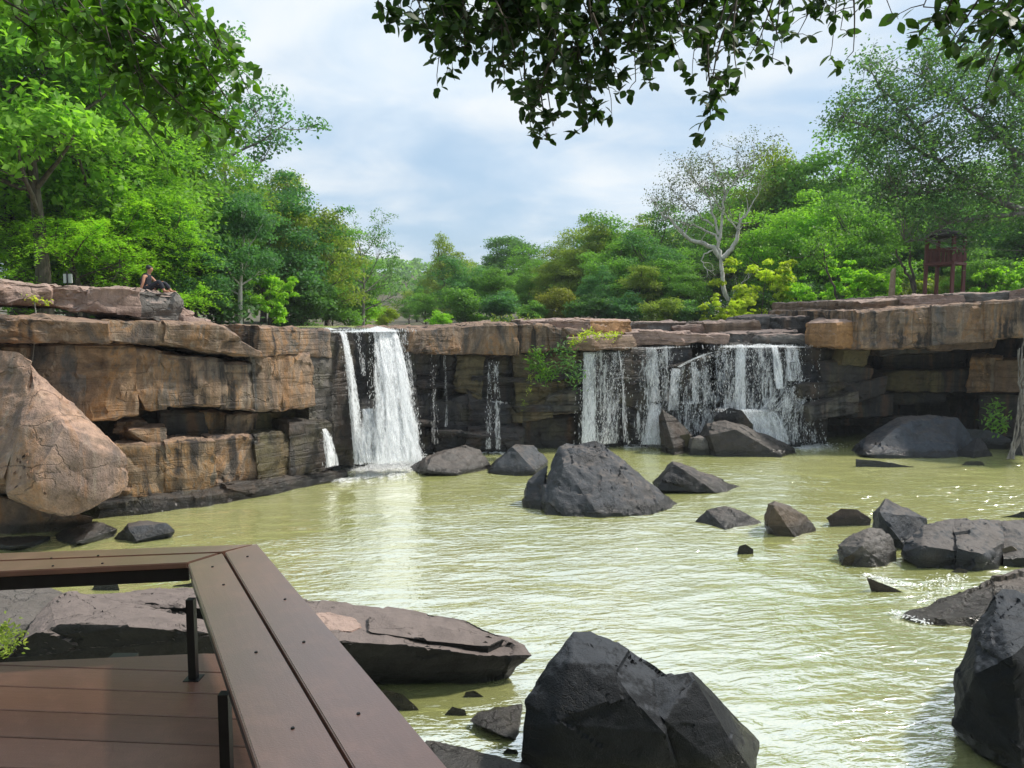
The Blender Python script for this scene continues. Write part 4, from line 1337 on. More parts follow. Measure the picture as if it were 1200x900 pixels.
def rapid(name, label, path, width, n, seed):
    r = np.random.default_rng(seed)
    pts = np.array([G(*p) for p in path])
    t = r.uniform(0, len(pts) - 1.001, n)
    i = t.astype(int)
    f = (t - i)[:, None]
    pos = pts[i] * (1 - f) + pts[i + 1] * f
    pos = pos + r.normal(0, 1, (n, 3)) * np.array([width, width * 1.2, 0.0])
    pos[:, 2] = 0.045 + np.abs(r.normal(0, .018, n))
    L = r.uniform(0.012, 0.04, n)
    a = r.normal(0.3, .7, n)
    d1 = np.stack([np.cos(a), np.sin(a), r.normal(0, .25, n)], 1)
    d2 = np.stack([-np.sin(a), np.cos(a), r.normal(0, .25, n)], 1) * 0.4
    q4 = np.stack([pos - d1 * L[:, None], pos + d2 * L[:, None], pos + d1 * L[:, None], pos - d2 * L[:, None]], 1)
    V = q4.reshape(-1, 3)
    o = mesh_obj(name, np_mesh(name, V, np.arange(len(V)).reshape(-1, 4), M_FOAM, False))
    return tag(o, label, None, None, 'stuff')

rapid('foam', 'white ripples of the little rapid between the right rocks', [(1080, 695), (1100, 685), (1125, 678), (1105, 700), (1070, 705)], 0.10, 260, 9)
rapid('foam', 'white ripple over the reddish submerged rock', [(1012, 676), (1040, 683), (1075, 690)], 0.05, 260, 10)
rapid('foam', 'white ripple at the tip of the flat brown boulder', [(1048, 722), (1062, 726), (1090, 735)], 0.05, 160, 11)


# ------------------------------------------------------------------ trees
def leaf_quads(pos, nrm, L, ratio, r):
    n = len(pos)
    t = r.normal(0, 1, (n, 3))
    d1 = np.cross(nrm, t)
    d1 /= np.linalg.norm(d1, axis=1, keepdims=True) + 1e-9
    d2 = np.cross(nrm, d1)
    d2 /= np.linalg.norm(d2, axis=1, keepdims=True) + 1e-9
    L = L[:, None]
    q = np.stack([pos - d1 * L / 2, pos + d2 * L * ratio / 2 + nrm * L * .08, pos + d1 * L / 2, pos - d2 * L * ratio / 2 + nrm * L * .08], 1)
    return q.reshape(-1, 3)


def crown_mesh(name, V, r, rnd=None, mat=None):
    q = np.arange(len(V)).reshape(-1, 4)
    me = np_mesh(name, V, q, mat or M_LEAF, False)
    at = me.attributes.new('rnd', 'FLOAT', 'POINT')
    rv = np.repeat(r.random(len(q)) if rnd is None else rnd, 4).astype(np.float32)
    at.data.foreach_set('value', rv)
    return me


def curve(p0, d, L, n, up, wob, r):
    pts = [np.array(p0, float)]
    d = np.array(d, float)
    d /= np.linalg.norm(d)
    for i in range(n):
        d = d + r.normal(0, wob, 3) + np.array([0, 0, up])
        d /= np.linalg.norm(d)
        pts.append(pts[-1] + d * L / n)
    return np.array(pts), d


def make_tree(kind, seed, H=10.0):
    """-> (wood mesh, crown mesh), unit in metres, height about H"""
    r = np.random.default_rng(seed)
    P_ = dict(
        dense=dict(trunk=.34, nl=12, sp=.36, leaf=.25, n=19000, cr=(.08, .15), extra=40, el=(.1, .9), rt=.020, ew=.38, ez=.44),
        tall=dict(trunk=.45, nl=11, sp=.28, leaf=.24, n=16000, cr=(.07, .13), extra=30, el=(.2, 1.0), rt=.018, ew=.27, ez=.40),
        loose=dict(trunk=.5, nl=10, sp=.38, leaf=.21, n=5200, cr=(.05, .085), extra=0, el=(.3, 1.1), rt=.016, ew=.3, ez=.3),
        feather=dict(trunk=.4, nl=10, sp=.40, leaf=.20, n=26000, cr=(.11, .18), extra=30, el=(.1, .8), rt=.020, ew=.36, ez=.38),
        spread=dict(trunk=.3, nl=9, sp=.5, leaf=.25, n=5200, cr=(.07, .13), extra=8, el=(.15, .9), rt=.010, ew=.5, ez=.30),
        bush=dict(trunk=.2, nl=8, sp=.42, leaf=.26, n=7000, cr=(.16, .26), extra=14, el=(.2, 1.1), rt=.012, ew=.42, ez=.36),
    )[kind]
    polys, clumps = [], []
    tr, d = curve((0, 0, -0.4), (r.normal(0, .05), r.normal(0, .05), 1), H * P_['trunk'] + 0.4, 7, .02, .035, r)
    r0 = H * P_['rt']
    polys.append((tr, r0 * 1.25, r0 * .62))
    top = tr[-1]
    lead, dd = curve(top, d, H * (0.93 - P_['trunk']), 6, .03, .09, r)
    polys.append((lead, r0 * .62, r0 * .12))
    clumps.append((lead[-1], H * P_['cr'][0]))
    for k in range(P_['nl']):
        t = 0.45 + 0.55 * k / P_['nl']
        base = tr[int(t * (len(tr) - 1))] if r.random() < .55 else lead[int(r.uniform(0, .75) * (len(lead) - 1))]
        az = k * 2.39996 + r.normal(0, .3)
        el = r.uniform(*P_['el'])
        dv = (math.cos(az) * math.cos(el), math.sin(az) * math.cos(el), math.sin(el))
        L = H * P_['sp'] * r.uniform(.75, 1.15)
        lb, de = curve(base, dv, L, 6, .06, .12, r)
        polys.append((lb, r0 * .42, r0 * .10))
        clumps.append((lb[-1], H * r.uniform(*P_['cr'])))
        for j in range(3 if kind != 'loose' else 5):
            b2 = lb[r.integers(2, 6)]
            dv2 = de * .6 + r.normal(0, .65, 3) + np.array([0, 0, .25])
            l2, _ = curve(b2, dv2, L * r.uniform(.35, .6), 4, .06, .14, r)
            polys.append((l2, r0 * .16, r0 * .05))
            clumps.append((l2[-1], H * r.uniform(*P_['cr']) * .9))
            if kind == 'loose':
                for m in range(3):
                    l3, _ = curve(l2[r.integers(1, 5)], dv2 + r.normal(0, .6, 3), L * r.uniform(.2, .35), 3, .05, .15, r)
                    polys.append((l3, r0 * .06, r0 * .03))
                    clumps.append((l3[-1], H * r.uniform(*P_['cr']) * .9))
    cz = H * (0.96 - P_['ez'])
    for k in range(P_['extra']):
        u = r.normal(0, 1, 3)
        u /= np.linalg.norm(u)
        if u[2] < -.55: u[2] *= -.5
        rr = r.uniform(.6, 1.0)
        c = np.array([u[0] * H * P_['ew'] * rr, u[1] * H * P_['ew'] * rr, cz + u[2] * H * P_['ez'] * rr])
        clumps.append((c, H * r.uniform(*P_['cr']) * r.uniform(.7, 1.1)))
    Vs, Rn = [], []
    wts = np.array([c[1] ** 2 for c in clumps])
    cnt = (wts / wts.sum() * P_['n']).astype(int)
    for (c, rad), n in zip(clumps, cnt):
        if n < 3: continue
        tone = r.random()
        if kind == 'feather':
            nt = max(6, n // 26)
            per = n // nt
            for _ in range(nt):
                u = r.normal(0, 1, 3); u[2] = abs(u[2]) * .6 + r.normal(0, .15); u /= np.linalg.norm(u)
                tt = np.sort(r.uniform(0.1, 1, per))
                px = c[None] + u[None] * (rad * 1.25 * tt)[:, None] * r.uniform(.6, 1.1)
                px[:, 2] -= rad * .9 * tt ** 2
                px += r.normal(0, rad * .05, (per, 3))
                nr = np.tile(np.array([0, 0, 1.0]), (per, 1)) + r.normal(0, .5, (per, 3))
                nr /= np.linalg.norm(nr, axis=1, keepdims=True)
                Vs.append(leaf_quads(px, nr, P_['leaf'] * r.uniform(.6, 1.1, per), .32, r))
                Rn.append(np.clip(tone * .5 + r.random(per) * .5, 0, 1))
            continue
        u = r.normal(0, 1, (n, 3))
        u /= np.linalg.norm(u, axis=1, keepdims=True)
        u[:, 2] = np.where(u[:, 2] < -.3, -u[:, 2] * .6, u[:, 2])
        rr = rad * r.uniform(0.12, 1, n) ** .45
        pos = c[None] + u * rr[:, None] * np.array([1.12, 1.12, .72]) + r.normal(0, rad * .1, (n, 3))
        nr = u * .5 + r.normal(0, .55, (n, 3)) + np.array([0, 0, .55])
        nr /= np.linalg.norm(nr, axis=1, keepdims=True)
        Vs.append(leaf_quads(pos, nr, P_['leaf'] * r.uniform(.6, 1.2, n), .55, r))
        Rn.append(np.clip(tone * .5 + r.random(n) * .5, 0, 1))
    V = np.concatenate(Vs)
    wv, wq = tube_np(polys, 6)
    wood = np_mesh('trunk', wv, wq, M_BARK)
    crown = crown_mesh('crown', V, r, np.concatenate(Rn))
    return wood, crown, H


VAR = {}
for kind, seeds in (('dense', (11, 12, 13, 14)), ('tall', (21, 22, 23)), ('loose', (31, 32)), ('feather', (41, 42, 43)), ('bush', (51, 52, 53)), ('spread', (61, 62, 63))):
    VAR[kind] = [make_tree(kind, s, 4.0 if kind in ('bush', 'spread') else 10.0) for s in seeds]
PALEWOOD = {}
tcount = [0]


def plant(px, d, top, kind, color, label, width=1.0, cat='tree', group=None, name=None, bark=None, base=None, z0=None):
    v = VAR[kind][tcount[0] % len(VAR[kind])]
    tcount[0] += 1
    x = (px - 600) / F / _c * d
    zb = z0 if z0 is not None else gz(x, d) - 0.05
    zt = P(px, top, d).z
    s = max(0.2, (zt - zb) / v[2])
    o = empty(name or ('shrub' if kind in ('bush', 'spread') else 'tree'), (x, d, zb))
    o.rotation_euler = (0, 0, (tcount[0] * 2.39996) % 6.283)
    o.scale = (s * width, s * width, s)
    wm = v[0]
    if bark:
        key = (kind, tcount[0] % len(VAR[kind]), bark.name)
        wm = v[0].copy()
        wm.materials.clear()
        wm.materials.append(bark)
    t = mesh_obj('trunk' if kind not in ('bush', 'spread') else 'stems', wm, o)
    c = mesh_obj('crown' if kind not in ('bush', 'spread') else 'foliage', v[1], o)
    c.color = (*color, 1)
    tag(o, label, cat, group)
    return o


BRIGHT, MID, DKG, OLV, YEL, COOL, FRESH = (0.22, 0.41, 0.06), (0.135, 0.27, 0.06), (0.09, 0.19, 0.065), (0.215, 0.28, 0.065), (0.42, 0.50, 0.05), (0.085, 0.205, 0.085), (0.25, 0.46, 0.045)
GL = 'trees on the left bank'
GF = 'trees beyond the falls'
GR = 'trees on the right bank'
TREES = [
    (-60, 27, -150, 'feather', BRIGHT, 'bright green feathery tree at the far left edge, tallest of the left bank', 1.0, GL),
    (30, 28.5, 20, 'feather', BRIGHT, 'bright green feathery tree at the top left above the reddish slab', 1.1, GL),
    (57, 26, -70, 'tall', BRIGHT, 'tree with a thick dark trunk behind the reddish top slab', 1.0, GL),
    (105, 30, 100, 'feather', BRIGHT, 'bright green feathery tree right of the thick dark trunk', 1.2, GL),
    (150, 33, 75, 'dense', MID, 'tall mid green tree rising behind the person on the slab', 1.0, GL),
    (196, 36, 165, 'feather', OLV, 'olive green tree right of the person on the slab', 1.0, GL),
    (235, 38, 150, 'dense', MID, 'dense mid green tree between the olive tree and the pale thin trunk', .9, GL),
    (282, 44, 100, 'loose', COOL, 'tall airy tree showing bare branches above the left forest', 1.0, GL),
    (283, 34, 215, 'tall', COOL, 'slender tree with a pale straight trunk above the left cliff', .9, GL),
    (318, 42, 215, 'dense', COOL, 'dark dense tree just right of the pale straight trunk', 1.0, GL),
    (352, 44, 203, 'dense', OLV, 'rounded olive tree top at the right part of the left forest', .9, GL),
    (385, 48, 248, 'tall', MID, 'mid green tree near the right end of the left forest', 1.1, GL),
    (427, 52, 252, 'loose', DKG, 'small airy dark crown standing alone at the right end of the left forest', .8, GL),
    (420, 55, 300, 'dense', MID, 'green tree under the airy dark crown', 1.0, GL),
    (95, 27.5, 225, 'feather', FRESH, 'fresh green low tree hanging over the reddish slab', 1.5, GL),
    (160, 29, 235, 'feather', FRESH, 'fresh green leafy tree directly behind the seated person', 1.4, GL),
    (215, 32, 255, 'dense', COOL, 'blue green low tree behind the slanting end of the slab', 1.2, GL),
    (255, 35, 280, 'bush', DKG, 'dark undergrowth bush left of the pale straight trunk', 1.1, GL),
    (318, 36, 318, 'spread', FRESH, 'bright green bush at the cliff top right of the pale trunk', .9, GL),
    (350, 42, 320, 'bush', DKG, 'dark bush at the cliff top left of the tall waterfall', 1.2, GL),
    (390, 46, 325, 'bush', MID, 'green bush above the lip of the tall waterfall', 1.2, GL),
    (425, 55, 345, 'bush', FRESH, 'light green low bush upstream of the tall waterfall', 1.2, GL),
    (452, 66, 358, 'bush', YEL, 'yellow green small bush far up the river', 1.1, GL),
    (20, 33, 120, 'dense', DKG, 'dark tree filling the shade behind the far left feathery trees', 1.2, GL),
    (120, 36, 140, 'dense', DKG, 'dark tree behind the bright feathery trees', 1.2, GL),
    # far bank
    (480, 78, 350, 'dense', MID, 'small green tree at the river gap', 1.0, GF),
    (505, 72, 330, 'dense', COOL, 'dark green rounded tree just right of the river gap', 1.0, GF),
    (530, 68, 291, 'dense', OLV, 'tall olive crown over the dark wall, left of the far bank', .9, GF),
    (562, 66, 318, 'dense', MID, 'mid green rounded tree over the middle wall', 1.0, GF),
    (598, 76, 272, 'tall', DKG, 'tall dark flat crown rising highest over the middle wall', 1.2, GF),
    (628, 74, 288, 'loose', DKG, 'thin airy crown beside the tall flat crown', 1.0, GF),
    (612, 60, 318, 'dense', MID, 'broad green tree in front of the tall flat crown', 1.1, GF),
    (655, 58, 298, 'dense', OLV, 'olive tree above the orange cap slab', 1.0, GF),
    (694, 58, 262, 'dense', OLV, 'yellowish green tall tree left of the white dead looking tree', 1.0, GF),
    (735, 56, 256, 'dense', MID, 'large green tree above the veil waterfall', 1.0, GF),
    (775, 60, 262, 'dense', DKG, 'dark tree behind the left arms of the white tree', 1.1, GF),
    (815, 60, 272, 'dense', DKG, 'dark tree directly behind the white tree', 1.1, GF),
    (700, 50, 318, 'dense', COOL, 'blue green lower tree above the fern hung wall', 1.0, GF),
    (752, 49, 312, 'tall', OLV, 'olive feathery lower tree right of the blue green one', 1.3, GF),
    (800, 48, 318, 'tall', MID, 'lower green tree at the foot of the white tree', 1.2, GF),
    (514, 48, 364, 'bush', FRESH, 'light green shrub at the plateau edge above the dark trickle wall', 1.2, GF),
    (545, 52, 338, 'bush', MID, 'green shrub left of the middle plateau', 1.2, GF),
    (585, 50, 342, 'bush', COOL, 'dark green shrub above the double trickle', 1.2, GF),
    (622, 46, 352, 'bush', MID, 'green shrub behind the pink cap slab', 1.2, GF),
    (652, 47, 338, 'bush', (0.20, 0.21, 0.045), 'orange tinged shrub above the ferns', 1.0, GF),
    (690, 45, 345, 'bush', DKG, 'dark shrub behind the orange cap slab', 1.3, GF),
    (730, 45, 342, 'bush', COOL, 'dark bluish shrub above the left curtain of the veil waterfall', 1.3, GF),
    (770, 44, 350, 'bush', OLV, 'olive shrub above the veil waterfall', 1.3, GF),
    (812, 44, 352, 'bush', DKG, 'dark shrub left of the yellow shrubs', 1.3, GF),
    (500, 60, 342, 'dense', MID, 'low green tree at the right side of the river gap', 1.2, GF),
    (545, 58, 305, 'dense', COOL, 'bluish green tree between the olive crown and the mid green one', 1.1, GF),
    (580, 56, 312, 'tall', MID, 'slim green tree above the light patch of the cap rock', 1.3, GF),
    (640, 64, 290, 'dense', MID, 'green tree in the gap right of the tall flat crown', 1.2, GF),
    (674, 56, 285, 'dense', OLV, 'yellowish tree left of the tallest olive one', 1.1, GF),
    (715, 52, 282, 'dense', MID, 'green tree between the olive tree and the large green one', 1.1, GF),
    (760, 52, 285, 'dense', COOL, 'bluish green tree in front of the large green one', 1.2, GF),
    (790, 50, 290, 'dense', MID, 'green tree below the left arms of the white tree', 1.2, GF),
    # right bank
    (868, 62, 215, 'dense', MID, 'green tree behind the right arms of the white tree', 1.0, GR),
    (905, 60, 192, 'dense', OLV, 'tall olive crown right of the white tree', .9, GR),
    (950, 58, 178, 'dense', MID, 'tall broad green crown in the right forest', 1.0, GR),
    (1000, 56, 200, 'dense', MID, 'green tree behind the big airy right tree', 1.0, GR),
    (915, 50, 238, 'dense', BRIGHT, 'light green rounded tree over the yellow shrubs', 1.1, GR),
    (960, 48, 250, 'dense', BRIGHT, 'light green tree above the bright bush', 1.1, GR),
    (1010, 47, 245, 'dense', MID, 'mid green tree left of the lookout tower', 1.1, GR),
    (1065, 52, 235, 'dense', DKG, 'dark tree behind the lookout tower', 1.1, GR),
    (1120, 50, 240, 'dense', COOL, 'dark bluish tree right behind the lookout tower', 1.2, GR),
    (1180, 48, 250, 'dense', DKG, 'dark tree at the right edge behind the bright bush', 1.2, GR),
    (1230, 46, 220, 'dense', MID, 'green tree cut by the right edge', 1.2, GR),
    (835, 43, 352, 'spread', YEL, 'low yellow green shrub under the white tree', 1.0, GR),
    (866, 41.5, 350, 'spread', YEL, 'small yellow shrub right at the foot of the white trunk', 1.0, GR),
    (890, 44, 302, 'spread', YEL, 'tall golden yellow shrub right of the white trunk', 1.0, GR),
    (930, 43, 330, 'spread', FRESH, 'fresh green shrub right of the golden one', .9, GR),
    (880, 47, 335, 'bush', DKG, 'dark bush behind the golden shrub', 1.3, GR),
    (945, 46, 325, 'bush', DKG, 'dark bush between golden shrub and bright bush', 1.3, GR),
    (985, 41, 312, 'spread', FRESH, 'bright lime green bush left of the lookout tower', 1.1, GR),
    (1020, 41.5, 322, 'spread', FRESH, 'bright lime green bush next to the tan post', .7, GR),
    (1062, 46, 320, 'bush', OLV, 'olive bush under the lookout tower', 1.0, GR),
    (1115, 47, 322, 'bush', OLV, 'olive bush behind the tower legs', 1.0, GR),
    (1165, 40, 310, 'spread', FRESH, 'bright green bush right of the lookout tower', .8, GR),
    (1200, 40.5, 305, 'bush', BRIGHT, 'green bush at the right edge on the overhang', .9, GR),
    (1150, 44, 290, 'dense', MID, 'small leaning green tree right of the lookout tower', 1.2, GR),
]
for (px, d, top, kind, colr, lab, wd, grp) in TREES:
    bk = M_PALEBARK if 'pale straight' in lab and 'slender' in lab else (M_GREYBARK if kind == 'loose' else None)
    plant(px, d, top, kind, colr, lab, wd, 'shrub' if kind in ('bush', 'spread') else 'tree', grp, None, bk)
ORD = ('first', 'second', 'third', 'fourth', 'fifth', 'sixth', 'seventh', 'eighth', 'ninth', 'tenth', 'eleventh')
# the closed rows of forest behind
rb = random.Random(3)
for i, (px, d, top) in enumerate([(x, rb.uniform(52, 62), t + rb.uniform(-8, 10)) for x, t in ((-120, 60), (-40, 90), (40, 110), (90, 130), (150, 150), (205, 180), (260, 215), (310, 235), (360, 255))]):
    plant(px, d, top, 'dense', rb.choice((MID, DKG, COOL)), ORD[i] + ' tree from the left in the closed rear row of the left forest', 1.25, 'tree', 'rear rows of the left forest')
for i, (px, d, top) in enumerate([(x, rb.uniform(86, 100), t + rb.uniform(-5, 6)) for x, t in ((490, 335), (520, 315), (550, 310), (580, 305), (640, 300), (670, 292), (710, 275), (750, 268), (790, 262), (830, 250))]):
    plant(px, d, top, 'dense', rb.choice((MID, DKG, OLV)), ORD[i] + ' tree from the left in the closed rear row beyond the falls', 1.25, 'tree', 'rear rows beyond the falls')
for i, (px, d, top) in enumerate([(x, rb.uniform(68, 80), t + rb.uniform(-5, 6)) for x, t in ((870, 225), (910, 215), (955, 205), (1000, 215), (1050, 210), (1100, 215), (1150, 205), (1210, 190), (1270, 180))]):
    plant(px, d, top, 'dense', rb.choice((MID, DKG, COOL)), ORD[i] + ' tree from the left in the closed rear row of the right forest', 1.3, 'tree', 'rear rows of the right forest')

for x_, y_ in ((-16, -6), (-9, -12), (-2, -14), (5, -13), (12, -9), (18, -2), (22, 6), (-20, 2), (0, -22), (10, -20), (-10, -20)):  # unseen trees added behind the camera to darken the foreground
    v_ = VAR['dense'][abs(x_) % 4]
    o = empty('tree', (x_, y_, gz(x_, y_)))
    o.scale = (1.35, 1.35, 1.3)
    mesh_obj('trunk', v_[0], o)
    mesh_obj('crown', v_[1], o).color = (*MID, 1)
    tag(o, 'green forest tree added behind the viewpoint, out of the picture, to shade the foreground', 'tree', 'unseen shade trees behind the viewpoint')

# far wooded hill at the river gap
r = np.random.default_rng(8)
n = 420
hx = r.uniform(-130, 20, n)
hy = r.uniform(190, 330, n)
hz = ground_z(hx, hy)
Vs = []
for i in range(n):
    m = 46
    u = r.normal(0, 1, (m, 3)); u /= np.linalg.norm(u, axis=1, keepdims=True); u[:, 2] = np.abs(u[:, 2])
    rad = r.uniform(2.5, 4.5)
    pos = np.array([hx[i], hy[i], hz[i] + r.uniform(2, 4)]) + u * rad * np.array([1, 1, .9])
    nr = u + r.normal(0, .3, (m, 3)); nr /= np.linalg.norm(nr, axis=1, keepdims=True)
    Vs.append(leaf_quads(pos, nr, r.uniform(.8, 1.7, m), .8, r))
o = mesh_obj('forest', crown_mesh('forest', np.concatenate(Vs), r))
o.color = (*MID, 1)
tag(o, 'far wooded hill seen through the river gap', None, None, 'stuff')


# white bare tree
def path_tree(name, label, paths, bark, crown_pts, leaf, nleaf, colr, crad, seed, group=None, twig_step=2):
    """paths: list of ([(px,py,d)...], r0, r1); first is the trunk"""
    b = P(*paths[0][0][0])
    o = empty(name, b)
    r = np.random.default_rng(seed)
    def smooth(p):
        pts = np.array([P(*q) for q in p]) - np.array(b)
        out = []
        for i in range(len(pts) - 1):
            for f in (0, .33, .66):
                out.append(pts[i] * (1 - f) + pts[i + 1] * f + r.normal(0, .04, 3) * (0 if i == 0 else 1))
        out.append(pts[-1])
        return np.array(out)
    wv, wq = tube_np([(smooth(paths[0][0]), paths[0][1], paths[0][2])], 8)
    mesh_obj('trunk', np_mesh('trunk', wv, wq, bark), o)
    polys, tips = [], []
    for p, r0, r1 in paths[1:]:
        s = smooth(p)
        wv, wq = tube_np([(s, r0, r1)], 6)
        mesh_obj('limb', np_mesh('limb', wv, wq, bark), o)
        for k in range(7):
            i = r.integers(len(s) // 3, len(s))
            dv = r.normal(0, .7, 3) + np.array([0, 0, .5]) + (s[-1] - s[0]) / np.linalg.norm(s[-1] - s[0]) * .6
            tw, _ = curve(s[i], dv, r.uniform(.5, 1.0) * crad * 2.2, 4, .05, .2, r)
            polys.append((tw, r1 * .8, r1 * .25))
            tips.append(tw[-1]); tips.append(tw[2])
    allp = np.concatenate([smooth(p) for p, _, _ in paths[1:]])
    for i, c in enumerate(crown_pts):
        if i % twig_step: continue
        e_ = np.array(P(*c)) - np.array(b)
        d_ = np.linalg.norm(allp - e_, axis=1) + np.maximum(0, allp[:, 2] - e_[2]) * 2
        a_ = allp[int(np.argmin(d_))]
        m_ = (a_ + e_) / 2 + r.normal(0, .12, 3) + np.array([0, 0, -.08])
        polys.append((np.array([a_, (a_ + m_) / 2 + r.normal(0, .04, 3), m_, (m_ + e_) / 2 + r.normal(0, .04, 3), e_]), .022, .007))
    wv, wq = tube_np(polys, 5)
    t = mesh_obj('twigs', np_mesh('twigs', wv, wq, bark), o)
    t['kind'] = 'stuff'
    cl = [np.array(P(*c)) - np.array(b) for c in crown_pts] + tips
    Vs = []
    per = max(3, nleaf // len(cl))
    for c in cl:
        pos = c + r.normal(0, .5, (per, 3)) * crad
        nr = r.normal(0, .6, (per, 3)) + np.array([0, 0, .6]); nr /= np.linalg.norm(nr, axis=1, keepdims=True)
        Vs.append(leaf_quads(pos, nr, leaf * r.uniform(.6, 1.2, per), .55, r))
    c = mesh_obj('crown', crown_mesh('crown', np.concatenate(Vs), r), o)
    c.color = (*colr, 1)
    return tag(o, label, 'tree', group)


DW = 47
w = lambda *p: [(x, y, DW + (k[0] if k else 0)) for x, y, *k in p]
crn = []
rr = random.Random(12)
for cx, cy, sx, sy, n in ((800, 195, 22, 18, 26), (835, 190, 22, 14, 24), (815, 215, 26, 12, 20), (865, 205, 20, 12, 22), (880, 200, 12, 8, 10), (780, 235, 14, 6, 16), (800, 240, 22, 8, 14), (850, 225, 12, 8, 8)):
    for _ in range(n):
        crn.append((cx + rr.gauss(0, sx * .6), cy + rr.gauss(0, sy * .6), DW + rr.gauss(0, 1.2)))
path_tree('white_tree', 'pale white barked tree with bare spreading branches and a thin crown', [
    (w((856, 372), (852, 352), (846, 330), (845, 305), (843, 290), (845, 270), (848, 245), (850, 225)), 0.160, 0.055),
    (w((844, 302), (835, 290), (820, 285), (805, 278), (795, 268), (785, 257), (775, 250)), 0.160, 0.055),
    (w((838, 292), (828, 296), (822, 305), (828, 315), (838, 323)), 0.054, 0.020),
    (w((843, 285), (838, 275), (825, 270), (812, 264), (800, 262), (788, 257)), 0.088, 0.027),
    (w((842, 275), (838, 262), (836, 250), (833, 240), (828, 228), (820, 215)), 0.082, 0.027),
    (w((836, 265), (825, 255), (812, 245), (803, 238)), 0.061, 0.020),
    (w((846, 303), (855, 295), (862, 285), (865, 272), (866, 262), (872, 255), (878, 245)), 0.160, 0.055),
    (w((866, 270), (858, 262), (852, 255), (848, 248)), 0.061, 0.020),
    (w((848, 248), (840, 240), (832, 225), (828, 215)), 0.061, 0.020),
    (w((849, 232), (855, 222), (862, 210), (866, 198)), 0.048, 0.020),
    (w((866, 205), (876, 195), (882, 188), (884, 178), (880, 168)), 0.041, 0.014),
    (w((882, 190), (892, 184), (900, 180), (907, 170)), 0.034, 0.014),
    (w((850, 235), (848, 220), (840, 205), (834, 190), (830, 178)), .06, .015),
    (w((828, 228), (815, 212), (806, 200), (800, 188)), .05, .012),
    (w((775, 250), (768, 242), (764, 234)), .03, .012),
    (w((803, 238), (795, 228), (786, 222)), .035, .012),
    (w((878, 245), (886, 230), (890, 215), (896, 205)), .04, .012),
    (w((866, 198), (862, 186), (864, 176)), .03, .01),
    (w((855, 352), (862, 342), (870, 332), (878, 325)), 0.061, 0.027),
], M_PALEBARK, crn, .14, 6500, (0.085, 0.11, 0.075), .5, 3, None, 1)

# big airy tree on the right
DT = 37
tp = lambda *p: [(x, y, DT + (k[0] if k else 0)) for x, y, *k in p]
crn = []
rr = random.Random(22)
for cx, cy, sx, sy, n in ((1020, 75, 16, 12, 22), (1045, 110, 24, 18, 60), (1000, 120, 18, 14, 36), (980, 145, 14, 10, 22), (1090, 60, 20, 22, 50), (1130, 70, 30, 20, 60), (1100, 110, 34, 22, 100), (1160, 100, 36, 26, 110),
                          (1040, 150, 30, 18, 90), (1100, 160, 40, 20, 120), (1160, 160, 40, 24, 120), (1060, 195, 34, 18, 90), (1110, 210, 40, 18, 110), (1170, 220, 36, 22, 110), (1020, 180, 22, 14, 40), (1040, 230, 30, 14, 60),
                          (1200, 130, 30, 50, 140), (1210, 60, 30, 30, 80), (1080, 245, 28, 12, 60), (1150, 255, 30, 10, 50), (1078, 272, 10, 6, 8), (1138, 285, 12, 10, 18), (1250, 160, 40, 70, 120)):
    for _ in range(n):
        crn.append((cx + rr.gauss(0, sx * .62), cy + rr.gauss(0, sy * .62), DT + rr.gauss(0, 1.6)))
path_tree('airy_tree', 'big airy grey green tree with visible grey boughs at the right edge', [
    (tp((1275, 372), (1272, 330), (1265, 280), (1262, 230), (1260, 180), (1255, 120)), .42, .16),
    (tp((1266, 290), (1230, 260), (1180, 240), (1140, 220), (1100, 190), (1060, 165), (1030, 150)), .2, .04),
    (tp((1263, 230), (1220, 200), (1180, 170), (1150, 140), (1110, 110), (1080, 90)), .18, .04),
    (tp((1260, 190), (1220, 150), (1190, 110), (1160, 70)), .15, .04),
    (tp((1200, 250), (1150, 255), (1110, 262), (1085, 280), (1060, 282)), .12, .03),
    (tp((1180, 240), (1190, 205), (1185, 170), (1175, 150)), .09, .03),
    (tp((1140, 220), (1090, 225), (1050, 230)), .09, .03),
    (tp((1100, 190), (1060, 130), (1030, 100), (1018, 75)), .08, .02),
    (tp((1060, 165), (1010, 145), (985, 140)), .06, .02),
    (tp((1258, 150), (1240, 90), (1215, 50)), .12, .04),
], M_GREYBARK, crn, .19, 34000, (0.085, 0.17, 0.075), .55, 4)

# thin leaning trees near the tower
path_tree('thin_tree', 'thin dark leaning tree in front of the bright lime bush', [
    (w((985, 372, -7), (982, 352, -7), (975, 330, -7), (970, 318, -7), (966, 300, -7), (962, 285, -7)), .07, .03),
    (w((970, 318, -7), (960, 306, -7), (950, 300, -7)), .03, .015)], M_BARK, [(962 + rr.gauss(0, 14), 285 + rr.gauss(0, 9), 40 + rr.gauss(0, .6)) for _ in range(24)], .2, 700, MID, .4, 6)
path_tree('thin_tree', 'thin dark tree leaning against the left side of the lookout tower', [
    (w((1073, 352, -9), (1070, 335, -9), (1062, 318, -9), (1055, 305, -9), (1050, 292, -9)), .09, .04),
    (w((1073, 340, -9), (1068, 310, -9), (1067, 285, -9), (1068, 268, -9)), .07, .03)], M_BARK, [(1058 + rr.gauss(0, 12), 278 + rr.gauss(0, 8), 38 + rr.gauss(0, .6)) for _ in range(14)], .2, 420, MID, .4, 7)


